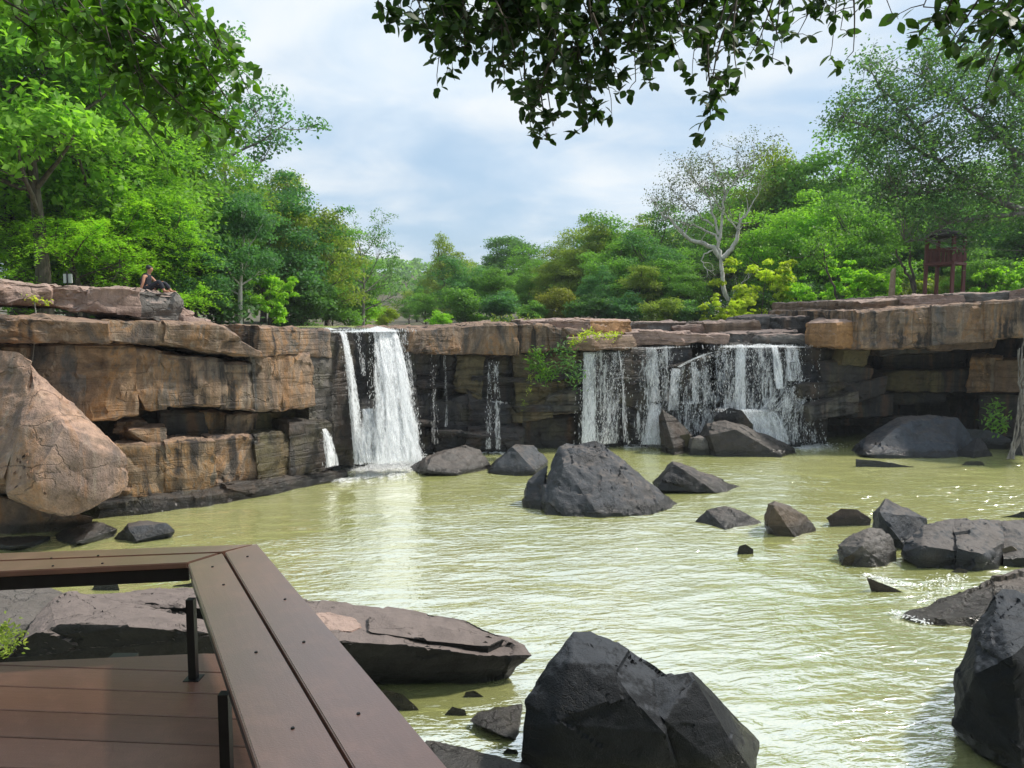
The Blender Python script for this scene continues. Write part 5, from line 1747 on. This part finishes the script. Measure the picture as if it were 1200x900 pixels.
# ------------------------------------------------------------------ small plants on the rocks
def leafy(name, label, pts, leaf, n, colr, spread, seed, stems=(), cat='plant', ratio=.4, droop=0.0, mat=None):
    b = P(*pts[0])
    o = empty(name, b)
    r = np.random.default_rng(seed)
    Vs = []
    for q_ in pts:
        c = np.array(P(*q_)) - np.array(b)
        m = n // len(pts)
        pos = c + r.normal(0, .5, (m, 3)) * np.array([spread, spread * .6, spread * .8])
        pos[:, 2] -= droop * np.abs(r.normal(0, 1, m))
        nr = r.normal(0, .5, (m, 3)) + np.array([0, -.5, .7]); nr /= np.linalg.norm(nr, axis=1, keepdims=True)
        Vs.append(leaf_quads(pos, nr, leaf * r.uniform(.6, 1.2, m), ratio, r))
    c = mesh_obj('foliage', crown_mesh('foliage', np.concatenate(Vs), r), o)
    c.color = (*colr, 1)
    if stems:
        polys = [(np.array([np.array(P(*q_)) - np.array(b) for q_ in st]), .018, .008) for st in stems]
        wv, wq = tube_np(polys, 5)
        mesh_obj('stem', np_mesh('stem', wv, wq, M_GREYBARK), o)
    return tag(o, label, cat)


dl = 19.3
leafy('plant', 'small yellow green plant with a hanging stem on the left cliff', [(30, 348, dl), (42, 352, dl), (53, 354, dl), (15, 349, dl)], .13, 90, YEL, .14, 1, [[(40, 352, dl), (42, 365, dl - .1), (43, 385, dl - .4), (40, 405, dl - .4), (38, 424, dl - .4)]])
leafy('fern', 'green leafy fern clump hanging on the middle wall', [(625, 425, 28.2), (632, 420, 28.1), (640, 428, 28.1), (645, 435, 28.1), (635, 438, 28.1), (628, 412, 28.2)], .22, 340, (.11, .23, .04), .32, 2, ratio=.3, droop=.12)
leafy('fern', 'dark fern clump under the orange slab left of the veil waterfall', [(655, 408, 28.1), (668, 405, 28.1), (664, 418, 28.1), (672, 430, 28.1), (676, 440, 28.1), (660, 425, 28.1)], .2, 300, DKG, .34, 3, ratio=.3, droop=.15)
leafy('grass_tuft', 'yellow green grass tuft on the ledge below the orange slab', [(672, 400, 28), (690, 390, 28), (700, 393, 28), (712, 394, 28), (722, 392, 28), (682, 396, 28)], .16, 300, YEL, .2, 4, ratio=.25)
leafy('grass_tuft', 'thin yellow green tuft hanging on the left of the fern clump', [(622, 440, 28.1), (620, 455, 28.1), (614, 470, 28.0)], .18, 70, OLV, .14, 5, ratio=.15, droop=.1)
leafy('plant', 'dark green plant under the overhang beside the hanging roots', [(1165, 475, 28.5), (1172, 485, 28.4), (1160, 492, 28.4), (1175, 497, 28.4), (1168, 502, 28.4)], .22, 190, MID, .34, 6)
leafy('plant', 'light green mossy plant by the bench at the left edge', [(-5, 740, 7.6), (6, 738, 7.7), (10, 748, 7.6), (3, 756, 7.5), (-12, 760, 7.4)], .06, 420, OLV, .16, 7)
# moss along the plateau edges
leafy('grass_tuft', 'green moss and grass strip behind the middle cap rocks', [(580 + 12 * k, 377.5 + .2 * k, 31.5) for k in range(5)], .2, 260, OLV, .35, 8, ratio=.3)
# hanging roots at the right edge
bR = P(1190, 534, 26.6)
o = empty('hanging_roots', bR)
tag(o, 'pale grey roots hanging down the right cliff into the water', 'roots')
r = np.random.default_rng(9)
for k in range(11):
    x0, x1 = r.uniform(1188, 1212), r.uniform(1180, 1206)
    y0, y1 = r.uniform(388, 430), (538 if k < 7 else r.uniform(470, 530))
    pts = []
    for f in np.linspace(0, 1, 14):
        pts.append(np.array(P(x0 + (x1 - x0) * f ** 1.5 + r.normal(0, 1.2), y0 + (y1 - y0) * f, 26.6 + r.normal(0, .06))) - np.array(bR))
    wv, wq = tube_np([(np.array(pts), r.uniform(.012, .03), r.uniform(.015, .05))], 7)
    mesh_obj('root', np_mesh('root', wv, wq, M_GREYBARK), o)

# ------------------------------------------------------------------ lookout tower
dT = 38.0
def TP(px, py, k=0.0): return P(px, py, dT + k)
base = TP(1100, 345)
tw = empty('lookout_tower', base)
tag(tw, 'red brown wooden lookout tower with railing and dark roof', 'tower')
inv_ = Matrix.Translation(-base)
def tpart(name, fn, mat=M_REDWOOD):
    bm = bmesh.new()
    fn(bm)
    bmesh.ops.transform(bm, matrix=inv_, verts=bm.verts)
    return bm_obj(name, bm, mat, tw)
ctr = TP(1106, 340)
th = math.radians(38)
hw = 0.62
cor = [Vector((ctr.x, ctr.y, 0)) + Matrix.Rotation(th, 3, 'Z') @ Vector((sx * hw, sy * hw, 0)) for sx, sy in ((-1, -1), (1, -1), (1, 1), (-1, 1))]
zb, zf, zr, zt = TP(1100, 350).z, TP(1100, 309).z, TP(1100, 293).z, TP(1100, 279).z
for c in cor:
    tpart('post', lambda bm: bar(bm, (c.x, c.y, zb - .3), (c.x, c.y, zt), .14))
e = [Vector((c.x, c.y, 0)) for c in cor]
cc = (e[0] + e[2]) / 2
def ringq(z, g): return [cc + (p - cc) * g + Vector((0, 0, z)) for p in e]
tpart('floor', lambda bm: slab_box(bm, ringq(zf + .04, 1.15), .13))
tpart('bottom_step', lambda bm: slab_box(bm, ringq(zb + .08, 1.3), .16))
for i in range(4):
    a, b = e[i], e[(i + 1) % 4]
    rl = tpart('rail', lambda bm: bar(bm, a + Vector((0, 0, zr)), b + Vector((0, 0, zr)), .07, .09))
    for k in range(1, 6):
        p = a + (b - a) * k / 6
        bl_ = tpart('baluster', lambda bm: bar(bm, (p.x, p.y, zf + .05), (p.x, p.y, zr - .046 + (.12 if k % 2 else 0)), .07, .05))
        bl_.parent = rl
def roof(bm):
    q = ringq(zt, 1.35)
    v = [bm.verts.new(p) for p in q]
    v2 = [bm.verts.new(p + Vector((0, 0, .1))) for p in q]
    ap = bm.verts.new(cc + Vector((0, 0, zt + .5)))
    bm.faces.new(v[::-1])
    for i in range(4):
        j = (i + 1) % 4
        bm.faces.new((v[i], v[j], v2[j], v2[i]))
        bm.faces.new((v2[i], v2[j], ap))
tpart('roof', roof, M_DARKWOOD)

# tan post, globe lamp, small board
def single(name, label, cat, loc, fn, mat, parent=None, smooth=False):
    bm = bmesh.new()
    fn(bm)
    o = bm_obj(name, bm, mat, parent, smooth)
    o.location = loc
    if label: tag(o, label, cat)
    return o
def post(bm):
    r1 = bmesh.ops.create_cone(bm, cap_ends=True, segments=10, radius1=.16, radius2=.12, depth=1.6)
    for v in bm.verts:
        v.co.z += .6
        v.co.x += .03 * math.sin(v.co.z * 5)
        if v.co.z > 1: v.co.z += .12 * math.sin(v.co.x * 20)
single('wooden_post', 'short tan wooden post left of the lookout tower', 'post', TP(1045, 350), post, M_TAN)
lp = empty('globe_lamp', P(921, 385, 40.2))
tag(lp, 'small white globe lamp among the yellow green shrubs', 'lamp')
single('globe', None, None, (0, 0, P(921, 360, 40.2).z - P(921, 385, 40.2).z), lambda bm: bmesh.ops.create_uvsphere(bm, u_segments=16, v_segments=10, radius=.16), M_WHITE, lp, True)
single('pole', None, None, (0, 0, 0), lambda bm: bar(bm, (0, 0, -.2), (0, 0, P(921, 363, 40.2).z - P(921, 385, 40.2).z), .05), M_GREYBARK, lp)
sb = empty('sign_board', P(80, 336, 25.5))
tag(sb, 'small pale board on a dark stake behind the reddish top slab', 'sign')
single('board', None, None, (0, 0, .12), lambda bm: add_box(bm, [Vector((x, y, z)) for z in (0, .3) for x, y in ((-.14, -.02), (.14, -.02), (.14, .02), (-.14, .02))]), M_WHITE, sb)
single('stake', None, None, (0, -.04, 0), lambda bm: bar(bm, (0, 0, -.6), (0, 0, .5), .035), M_STEEL, sb)


# ------------------------------------------------------------------ seated person
def skin_mesh(name, joints, edges, mat, parent, sub=2):
    me = bpy.data.meshes.new('t')
    me.from_pydata([j[0] for j in joints], edges, [])
    ob = bpy.data.objects.new('t', me)
    COL.objects.link(ob)
    ob.modifiers.new('s', 'SKIN')
    for v, j in zip(me.skin_vertices[0].data, joints):
        v.radius = (j[1], j[2] if len(j) > 2 else j[1])
    me.skin_vertices[0].data[0].use_root = True
    sd = ob.modifiers.new('b', 'SUBSURF')
    sd.levels = sd.render_levels = sub
    m2 = bpy.data.meshes.new_from_object(ob.evaluated_get(bpy.context.evaluated_depsgraph_get()))
    bpy.data.objects.remove(ob)
    for p in m2.polygons: p.use_smooth = True
    m2.materials.clear()
    m2.materials.append(mat)
    m2.name = name
    return mesh_obj(name, m2, parent)


pb = P(172, 343, 21.6)
pe = empty('person', pb)
tag(pe, 'person in dark clothes sitting on the reddish slab leaning on one arm', 'person')
# x to the right (facing), pelvis first
J = [((0, 0, .10), .12, .10), ((-.02, 0, .25), .11, .09), ((.02, 0, .42), .13, .09), ((.06, 0, .50), .06), ((.09, 0, .56), .05), ((.12, 0, .64), .085), ((.13, 0, .72), .08),
     ((.03, -.17, .45), .05), ((.02, -.24, .26), .038), ((-.05, -.27, .05), .03), ((.0, -.30, .02), .028),
     ((.05, .17, .44), .05), ((.20, .20, .28), .038), ((.38, .12, .30), .03), ((.44, .08, .30), .026),
     ((.10, -.10, .10), .085), ((.42, -.12, .30), .06), ((.55, -.12, .03), .042), ((.70, -.12, .02), .035),
     ((.10, .10, .10), .085), ((.46, .12, .27), .06), ((.64, .12, .03), .042), ((.78, .12, .02), .035)]
E = [(0, 1), (1, 2), (2, 3), (3, 4), (4, 5), (5, 6), (2, 7), (7, 8), (8, 9), (9, 10), (2, 11), (11, 12), (12, 13), (13, 14), (0, 15), (15, 16), (16, 17), (17, 18), (0, 19), (19, 20), (20, 21), (21, 22)]
skin_mesh('body', J, E, M_SKIN, pe)
skin_mesh('shirt', [((-.01, 0, .08), .165, .15), ((-.03, 0, .25), .165, .145), ((.01, 0, .44), .20, .15), ((.05, 0, .55), .085)], [(0, 1), (1, 2), (2, 3)], M_NAVY, pe)
skin_mesh('trousers', [((0, 0, .09), .13, .11), ((.10, -.10, .11), .098), ((.42, -.12, .31), .072), ((.53, -.12, .08), .055), ((.10, .10, .11), .098), ((.46, .12, .28), .072), ((.61, .12, .08), .055)], [(0, 1), (1, 2), (2, 3), (0, 4), (4, 5), (5, 6)], M_NAVY, pe)
skin_mesh('hair', [((.07, 0, .62), .085, .085), ((.09, 0, .70), .11, .11), ((.125, 0, .755), .085, .085)], [(0, 1), (1, 2)], M_HAIR, pe)

# ------------------------------------------------------------------ deck and corner bench
ZD = CAMZ - 1.60
ZS = ZD + 0.46
deck = empty('deck', (-1.5, 2.5, ZD))
tag(deck, 'brown plank viewing deck under the bench', 'deck')
DI = Matrix.Translation(-Vector((-1.5, 2.5, ZD)))
a = G(0, 831, ZD); b = G(260, 841, ZD)
dv = (b - a).normalized()
nv = Vector((-dv.y, dv.x, 0))
e0, e1 = G(0, 776, ZD), G(250, 765, ZD)
edge_n = Vector((-(e1 - e0).y, (e1 - e0).x, 0)).normalized()
ro0, ro1 = G(300, 637, ZS), G(525, 900, ZS)
ro0 = Vector((ro0.x, ro0.y, ZD)); ro1 = Vector((ro1.x, ro1.y, ZD))
rn = Vector((-(ro1 - ro0).y, (ro1 - ro0).x, 0)).normalized()
if rn.x < 0: rn = -rn
edge_c = e0
for i in range(-4, 18):
    off = 0.0 - i * 0.195
    ctr_ = a + nv * off
    p0, p1 = ctr_ - dv * 3.0, ctr_ + dv * 4.2
    wv_ = nv * (0.195 - 0.007)
    bm = bmesh.new()
    slab_box(bm, [p0, p1, p1 + wv_, p0 + wv_], .03)
    bmesh.ops.bisect_plane(bm, geom=bm.verts[:] + bm.edges[:] + bm.faces[:], plane_co=edge_c, plane_no=edge_n, clear_outer=True)
    if not bm.faces: bm.free(); continue
    bmesh.ops.bisect_plane(bm, geom=bm.verts[:] + bm.edges[:] + bm.faces[:], plane_co=ro0 - rn * .05, plane_no=rn, clear_outer=True)
    if not bm.faces: bm.free(); continue
    bmesh.ops.holes_fill(bm, edges=bm.edges[:])
    # grain runs along the plank: local x along it
    rotz = Matrix.Rotation(math.atan2(dv.y, dv.x), 4, 'Z')
    M_ = Matrix.Translation(ctr_) @ rotz
    bmesh.ops.transform(bm, matrix=M_.inverted(), verts=bm.verts)
    bmesh.ops.bevel(bm, geom=bm.edges[:], offset=.003, segments=1, affect='EDGES')
    pl = bm_obj('plank', bm, M_DECK, deck)
    pl.matrix_basis = DI @ M_
def dpart(name, fn, mat):
    bm = bmesh.new(); fn(bm)
    bmesh.ops.transform(bm, matrix=DI, verts=bm.verts)
    return bm_obj(name, bm, mat, deck)
dpart('edge_beam', lambda bm: bar(bm, e0 + (e0 - e1) * 4 - edge_n * .05 - Vector((0, 0, .11)), e1 + (e1 - e0) * .6 - edge_n * .05 - Vector((0, 0, .11)), .06, .15), M_STEEL)
dpart('edge_beam', lambda bm: bar(bm, ro0 - rn * .1 - Vector((0, 0, .11)), ro1 + (ro1 - ro0) * .8 - rn * .1 - Vector((0, 0, .11)), .06, .15), M_STEEL)
for px, py in ((-1.9, 4.1), (-4.2, 3.9), (-.4, 2.0), (-3.0, 1.0), (0.6, -.5), (-3.5, -1.5)):
    dpart('support_post', lambda bm: bar(bm, (px, py - .5, -1.5), (px, py - .5, ZD - .034), .12), M_STEEL)

c0 = G(260, 648, ZS)
bench = empty('corner_bench', (c0.x, c0.y, ZD))
tag(bench, 'brown board corner bench on black steel legs along the deck edge', 'bench')
BI = Matrix.Translation(-Vector((c0.x, c0.y, ZD)))
def board(quad, name='board', mat=M_SEAT, thick=.028):
    q = [Vector(p) for p in quad]
    d = (q[1] - q[0]).normalized()
    ct = sum(q, Vector()) / 4
    M_ = Matrix.Translation(ct) @ Matrix.Rotation(math.atan2(d.y, d.x), 4, 'Z')
    bm = bmesh.new()
    slab_box(bm, q, thick)
    bmesh.ops.transform(bm, matrix=M_.inverted(), verts=bm.verts)
    bmesh.ops.bevel(bm, geom=bm.edges[:], offset=.004, segments=2, affect='EDGES')
    o = bm_obj(name, bm, mat, bench)
    o.matrix_basis = BI @ M_
    return o
g = lambda x, y: G(x, y, ZS)
def ext(p, q_, k): return p + (q_ - p) * k
# lines of the photo on the seat plane
Lo = (g(0, 648), g(298, 637.6)); Lm = (g(0, 656.6), g(260, 646.6)); Lm2 = (g(0, 657.6), g(256, 647.8)); Li = (g(0, 669.5), g(219, 659.2))
Ro = (g(301, 637), g(525, 900)); Rm = (g(263.4, 646.8), g(415, 900)); Rm2 = (g(260.5, 648), g(409.5, 900)); Ri = (g(220.5, 660.4), g(303, 900))
boards = []
for (p, q_), (s, t_) in ((Lo, Lm), (Lm2, Li)):
    boards.append(board([ext(p, q_, -1.2), q_, t_, ext(s, t_, -1.2)]))
for (p, q_), (s, t_) in ((Ro, Rm), (Rm2, Ri)):
    boards.append(board([p, ext(p, q_, 1.5), ext(s, t_, 1.5), s]))
def bpart(name, fn, mat):
    bm = bmesh.new(); fn(bm)
    bmesh.ops.transform(bm, matrix=BI, verts=bm.verts)
    return bm_obj(name, bm, mat, bench)
dz = Vector((0, 0, -.062))
for (p, q_) in (Lo, Li):
    n_ = Vector((0, -.03 if p is Lo[0] else .03, 0))
    bpart('frame_rail', lambda bm: bar(bm, ext(p, q_, -1.2) + dz + n_, q_ + dz + n_, .04, .06), M_STEEL)
for (p, q_), sgn in ((Ro, -1), (Ri, 1)):
    d = (q_ - p).normalized(); n_ = Vector((-d.y, d.x, 0)) * (.03 * sgn * (1 if Vector((-d.y, d.x, 0)).x > 0 else -1))
    bpart('frame_rail', lambda bm: bar(bm, p + dz + n_, ext(p, q_, 1.5) + dz + n_, .04, .06), M_STEEL)
bpart('frame_rail', lambda bm: bar(bm, (Rm[0] + Rm2[0]) / 2 + dz, ext((Rm[0] + Rm2[0]) / 2, (Rm[1] + Rm2[1]) / 2, 1.5) + dz, .05, .06), M_STEEL)
for px, py in ((227, 795), (267, 935), (-150, 812), (420, 1150)):
    f_ = G(px, py, ZD)
    bpart('leg', lambda bm: bar(bm, (f_.x, f_.y, ZD + .004), (f_.x, f_.y, ZS - .094), .034), M_STEEL)
    bpart('foot_plate', lambda bm: add_box(bm, [Vector((f_.x + x, f_.y + y, ZD + z)) for z in (-.002, .003) for x, y in ((-.035, -.035), (.035, -.035), (.035, .035), (-.035, .035))]), M_STEEL)
for x, y, k in ((356, 752, 2), (420, 836, 2), (343, 853, 3), (300, 764, 3), (262, 685, 3), (249, 664, 3), (334, 702, 2), (290, 652, 2), (115, 651, 0), (120, 660, 1), (62, 663, 1), (60, 654, 0)):
    c = G(x, y, ZS + .002)
    bm = bmesh.new()
    bmesh.ops.create_cone(bm, cap_ends=True, segments=10, radius1=.006, radius2=.005, depth=.004)
    sc_ = bm_obj('screw', bm, M_STEEL, boards[k])
    sc_.matrix_basis = boards[k].matrix_basis.inverted() @ BI @ Matrix.Translation(c)


# ------------------------------------------------------------------ overhanging branches near the viewer
def leaf_proto(name, L, W_, mat):
    """one pointed leaf with a folded midrib, 12 triangles"""
    pr = [(0, 0), (.18, .55), (.45, 1.0), (.72, .8), (.92, .3), (1.0, 0)]
    V, Fc = [], []
    for t, w_ in pr:
        bend = -.12 * L * t * t
        V.append((t * L, 0, bend))
        V.append((t * L, w_ * W_ / 2, bend + .06 * L * w_))
        V.append((t * L, -w_ * W_ / 2, bend + .06 * L * w_))
    for i in range(len(pr) - 1):
        a_, b_ = i * 3, i * 3 + 3
        Fc.append((a_, b_, b_ + 1, a_ + 1))
        Fc.append((a_ + 2, b_ + 2, b_, a_))
    me = bpy.data.meshes.new(name)
    me.from_pydata(V, [], Fc)
    for p in me.polygons: p.use_smooth = True
    me.materials.append(mat)
    me.validate()
    at = me.attributes.new('rnd', 'FLOAT', 'POINT')
    at.data.foreach_set('value', np.full(len(me.vertices), .45, np.float32))
    return me, np.array(V), Fc


def overhang(name, label, trunk, limbs, sprays, leafL, leafW, colr, seed, extra=()):
    """trunk: world points; limbs: lists of world points; sprays: (from px,py,d -> to px,py,d, leaves)"""
    r = np.random.default_rng(seed)
    b = np.array(trunk[0])
    o = empty(name, Vector(b))
    wv, wq = tube_np([(np.array(trunk) - b, .24, .12)], 10)
    mesh_obj('trunk', np_mesh('trunk', wv, wq, M_BARK), o)
    for lb in limbs:
        wv, wq = tube_np([(np.array(lb) - b, .085, .02)], 8)
        mesh_obj('limb', np_mesh('limb', wv, wq, M_BARK), o)
    leaves, polys = [], []
    for (p0, p1, n) in sprays:
        A_, B_ = np.array(P(*p0)), np.array(P(*p1))
        L = np.linalg.norm(B_ - A_)
        mid = (A_ + B_) / 2 + r.normal(0, .06, 3) * L + np.array([0, 0, .10 * L])
        tt = np.linspace(0, 1, 7)[:, None]
        pts = (1 - tt) ** 2 * A_ + 2 * tt * (1 - tt) * mid + tt ** 2 * B_
        polys.append((pts - b, .010, .003))
        k = 0
        while k < n:
            t = 1.0 if k == 0 else r.uniform(.1, 1) ** .7
            j = min(5, int(t * 6)); f = t * 6 - j
            c = pts[j] * (1 - f) + pts[min(6, j + 1)] * f
            tw = r.normal(0, 1, 3) * np.array([1, 1, .7]); tw /= np.linalg.norm(tw)
            ln = r.uniform(.03, .16)
            tip = c + tw * ln + np.array([0, 0, -.03])
            polys.append((np.array([c, (c + tip) / 2 + [0, 0, .01], tip]) - b, .0035, .002))
            m = r.integers(3, 7)                      # a whorl of leaves at the twig end
            for q_ in range(m):
                dvv = tw * .6 + r.normal(0, .75, 3) + np.array([0, 0, -.08])
                dvv /= np.linalg.norm(dvv)
                leaves.append((tip + r.normal(0, .012, 3), dvv, r.uniform(.65, 1.15), r.random()))
                k += 1
    wv, wq = tube_np(polys, 5)
    mesh_obj('twigs', np_mesh('twigs', wv, wq, M_BARK), o)['kind'] = 'stuff'
    me, LV, LF = leaf_proto('leaf', leafL, leafW, M_NEARLEAF)
    def frame(dvv):
        x = Vector(dvv)
        n_ = Vector((r.normal(0, .6), r.normal(0, .6), 1))
        y = n_.cross(x).normalized()
        return Matrix((x, y, x.cross(y))).transposed()
    # photo position of each leaf: the 300 largest in view become leaf parts
    sc = []
    for i, (p, dvv, s, u) in enumerate(leaves):
        v = Vector(p) - Vector((0, 0, CAMZ))
        fw = v.y * _c - v.z * _s
        upv = v.y * _s + v.z * _c
        if fw < .5: sc.append(-1); continue
        px, py = 600 + F * v.x / fw, 450 - F * upv / fw
        sc.append(s / fw if (-5 < px < 1205 and 0 < py) else -1)
    order = sorted(range(len(leaves)), key=lambda i: -sc[i])
    VV, FF, RR = [], [], []
    for rank, i in enumerate(order):
        p, dvv, s, u = leaves[i]
        M3 = frame(dvv)
        if rank < 300 and sc[i] > 0:
            lo = mesh_obj('leaf', me, o)
            lo.matrix_basis = Matrix.Translation(Vector(p - b)) @ M3.to_4x4() @ Matrix.Scale(s, 4)
            k = .6 + .8 * u
            lo.color = (colr[0] * k, colr[1] * k, colr[2] * k, 1)
        else:
            off = len(VV) * len(LV)
            VV.append((LV * s) @ np.array(M3).T + (p - b))
            FF.extend([tuple(q_ + off for q_ in f_) for f_ in LF])
            RR.append(np.full(len(LV), u))
    # unseen leaf clusters overhead and behind, added to shade deck and foreground
    for (cx, cy, cz, rad, n) in extra:
        for _ in range(n):
            u_ = r.normal(0, 1, 3); u_ *= r.uniform(.1, 1) ** .5 / np.linalg.norm(u_)
            p = np.array([cx, cy, cz]) + u_ * np.array([rad, rad, rad * .35])
            off = len(VV) * len(LV)
            d3 = r.normal(0, 1, 3) + np.array([0, 0, -.3]); d3 /= np.linalg.norm(d3)
            VV.append((LV * r.uniform(.9, 1.5)) @ np.array(frame(d3)).T + (p - b))
            FF.extend([tuple(q_ + off for q_ in f_) for f_ in LF])
            RR.append(np.full(len(LV), r.random()))
    if VV:
        V = np.concatenate(VV)
        FF = [f_ for f_ in FF]
        m2 = np_mesh('foliage', V, np.array(FF), M_NEARLEAF)
        at = m2.attributes.new('rnd', 'FLOAT', 'POINT')
        at.data.foreach_set('value', np.concatenate(RR).astype(np.float32))
        fo = mesh_obj('foliage', m2, o)
        fo['kind'] = 'stuff'
        fo.color = (*colr, 1)
    return tag(o, label, 'tree')


rs = random.Random(4)
sp = []
def spray(x0, y0, x1, y1, n, d=6.0):
    d += rs.uniform(-.5, .5)
    n = int(n * 2.2)
    sp.append(((x0, y0, d + rs.uniform(-.2, .3)), (x1, y1, d), n))
# centre canopy: spray ends follow the lower edge seen in the photo
for x1, y1, n in ((452, 22, 16), (470, 12, 14), (490, 20, 26), (505, 45, 30), (512, 88, 26), (530, 80, 24), (522, 60, 22), (545, 62, 30), (565, 40, 34), (575, 70, 30), (590, 78, 30), (600, 50, 34), (612, 95, 26), (622, 150, 20), (640, 160, 24), (648, 148, 12), (632, 120, 22),
                  (640, 85, 34), (655, 60, 36), (665, 105, 34), (680, 120, 34), (690, 145, 26), (698, 130, 20), (700, 90, 34), (705, 55, 36), (716, 115, 20), (725, 90, 24), (735, 60, 28), (745, 95, 20), (755, 70, 22), (765, 85, 12),
                  (770, 40, 28), (790, 55, 22), (800, 40, 20), (812, 70, 16), (828, 95, 16), (835, 130, 18), (832, 148, 14), (850, 110, 10), (865, 95, 8), (850, 60, 16), (870, 45, 14), (885, 60, 12), (905, 68, 14), (915, 50, 12), (935, 40, 10), (960, 25, 10), (975, 55, 8), (1000, 60, 9), (985, 35, 6), (1020, 8, 10), (1045, 15, 8), (890, 20, 18), (930, 12, 12)):
    spray(x1 + rs.uniform(-50, 40), y1 - rs.uniform(70, 150), x1, y1, n)
for k in range(60):     # the upper dense part
    x1 = rs.uniform(500, 860); y1 = rs.uniform(-40, 50)
    spray(x1 + rs.uniform(-60, 60), y1 - rs.uniform(60, 140), x1, y1, 30, 6.4)
# right corner, bigger leaves because nearer
for x1, y1, n in ((1082, 8, 8), (1100, 35, 12), (1110, 55, 12), (1095, 20, 10), (1125, 40, 10), (1150, 30, 12), (1160, 45, 10), (1175, 25, 10), (1195, 40, 10), (1190, 85, 8), (1155, 100, 9), (1150, 60, 8), (1180, 10, 10)):
    spray(x1 + rs.uniform(20, 80), y1 - rs.uniform(60, 120), x1, y1, n, 4.6)
sp_c = sp
TC = [(4.6, -2.5, 1.5), (4.5, -2.3, 4.0), (4.2, -1.8, 6.5), (3.6, -1.0, 8.6)]
lim = [[(4.2, -1.8, 6.5), (3.2, 1.0, 7.6), (2.2, 3.5, 8.2), (1.3, 5.6, 8.3)], [(3.6, -1.0, 8.6), (2.0, 2.0, 9.2), (.6, 4.6, 8.9), (-.2, 6.2, 8.4)], [(4.2, -1.8, 6.5), (4.2, 1.5, 7.4), (3.5, 4.4, 7.6)], [(3.6, -1, 8.6), (0, -.6, 9.4), (-3, .5, 9.2)]]
overhang('overhanging_tree', 'overhanging tree with dark oval leaves across the top centre', TC, lim, sp_c, .10, .06, (0.035, 0.075, 0.022), 41,
         [(-2.0, -1.0, 9.6, 4.5, 1600), (4.0, -1.0, 9.5, 4.5, 2200), (5.4, 2.6, 9.4, 3.0, 1800), (0.5, -4.0, 9.5, 6, 3200), (2.8, 2.9, 9.8, 2.5, 6000), (-5, -2.5, 9.6, 4.5, 2200), (5.5, -4, 9.6, 5, 2200)])  # added canopy clusters, out of view, casting shade on deck and rocks
sp = []
for k in range(95):
    t = rs.random()
    x1 = rs.uniform(20, 285)
    if x1 < 110 and rs.random() < .6: continue
    lim_y = 25 + 150 * (1 - abs(x1 - 215) / 190.0) if x1 < 215 else 175 - (x1 - 215) * .35
    lo_y = 0 if x1 < 195 else (x1 - 195) * 1.05
    y1 = rs.uniform(lo_y - 10, max(lo_y + 8, min(lim_y, 170)))
    spray(x1 - rs.uniform(20, 90), y1 - rs.uniform(40, 110), x1, y1, 14, 7.0)
for x1, y1, n in ((230, 20, 6), (225, 8, 8), (258, 52, 8), (285, 85, 8), (290, 105, 8), (262, 112, 10), (270, 150, 10), (285, 160, 8), (250, 140, 12), (240, 110, 12), (205, 165, 10), (190, 178, 8), (135, 90, 8), (60, 60, 8), (90, 40, 10)):
    spray(x1 - rs.uniform(30, 70), y1 - rs.uniform(30, 60), x1, y1, n, 7.0)
TL = [(-6.8, 1.0, 1.2), (-6.7, 1.5, 4.0), (-6.2, 2.5, 7.0), (-5.6, 3.5, 9.3)]
limL = [[(-6.2, 2.5, 7.0), (-5.2, 4.5, 8.3), (-4.2, 6.0, 8.6), (-3.2, 6.9, 8.2)], [(-5.6, 3.5, 9.3), (-4.8, 5.4, 9.4), (-3.6, 6.7, 8.9)], [(-6.2, 2.5, 7.0), (-6.0, 5.0, 7.9), (-5.0, 6.8, 8.1)]]
overhang('overhanging_tree', 'overhanging tree with broad green leaves in the top left corner', TL, limL, sp, .125, .068, (0.095, 0.21, 0.03), 42,
         [])


# ------------------------------------------------------------------ humid air
bm = bmesh.new()
add_box(bm, [Vector((x, y, z)) for z in (-4, 32) for x, y in ((-950, -320), (950, -320), (950, 950), (-950, 950))])
m_, t_, out_ = new_mat('thin_haze')
pv = t_.n('ShaderNodeVolumePrincipled')
pv.inputs['Color'].default_value = (.86, .92, 1, 1)
pv.inputs['Density'].default_value = 0.0005
t_.l(pv.outputs[0], out_.inputs['Volume'])
tag(bm_obj('haze', bm, m_), 'thin humid haze over the valley', None, None, 'stuff')
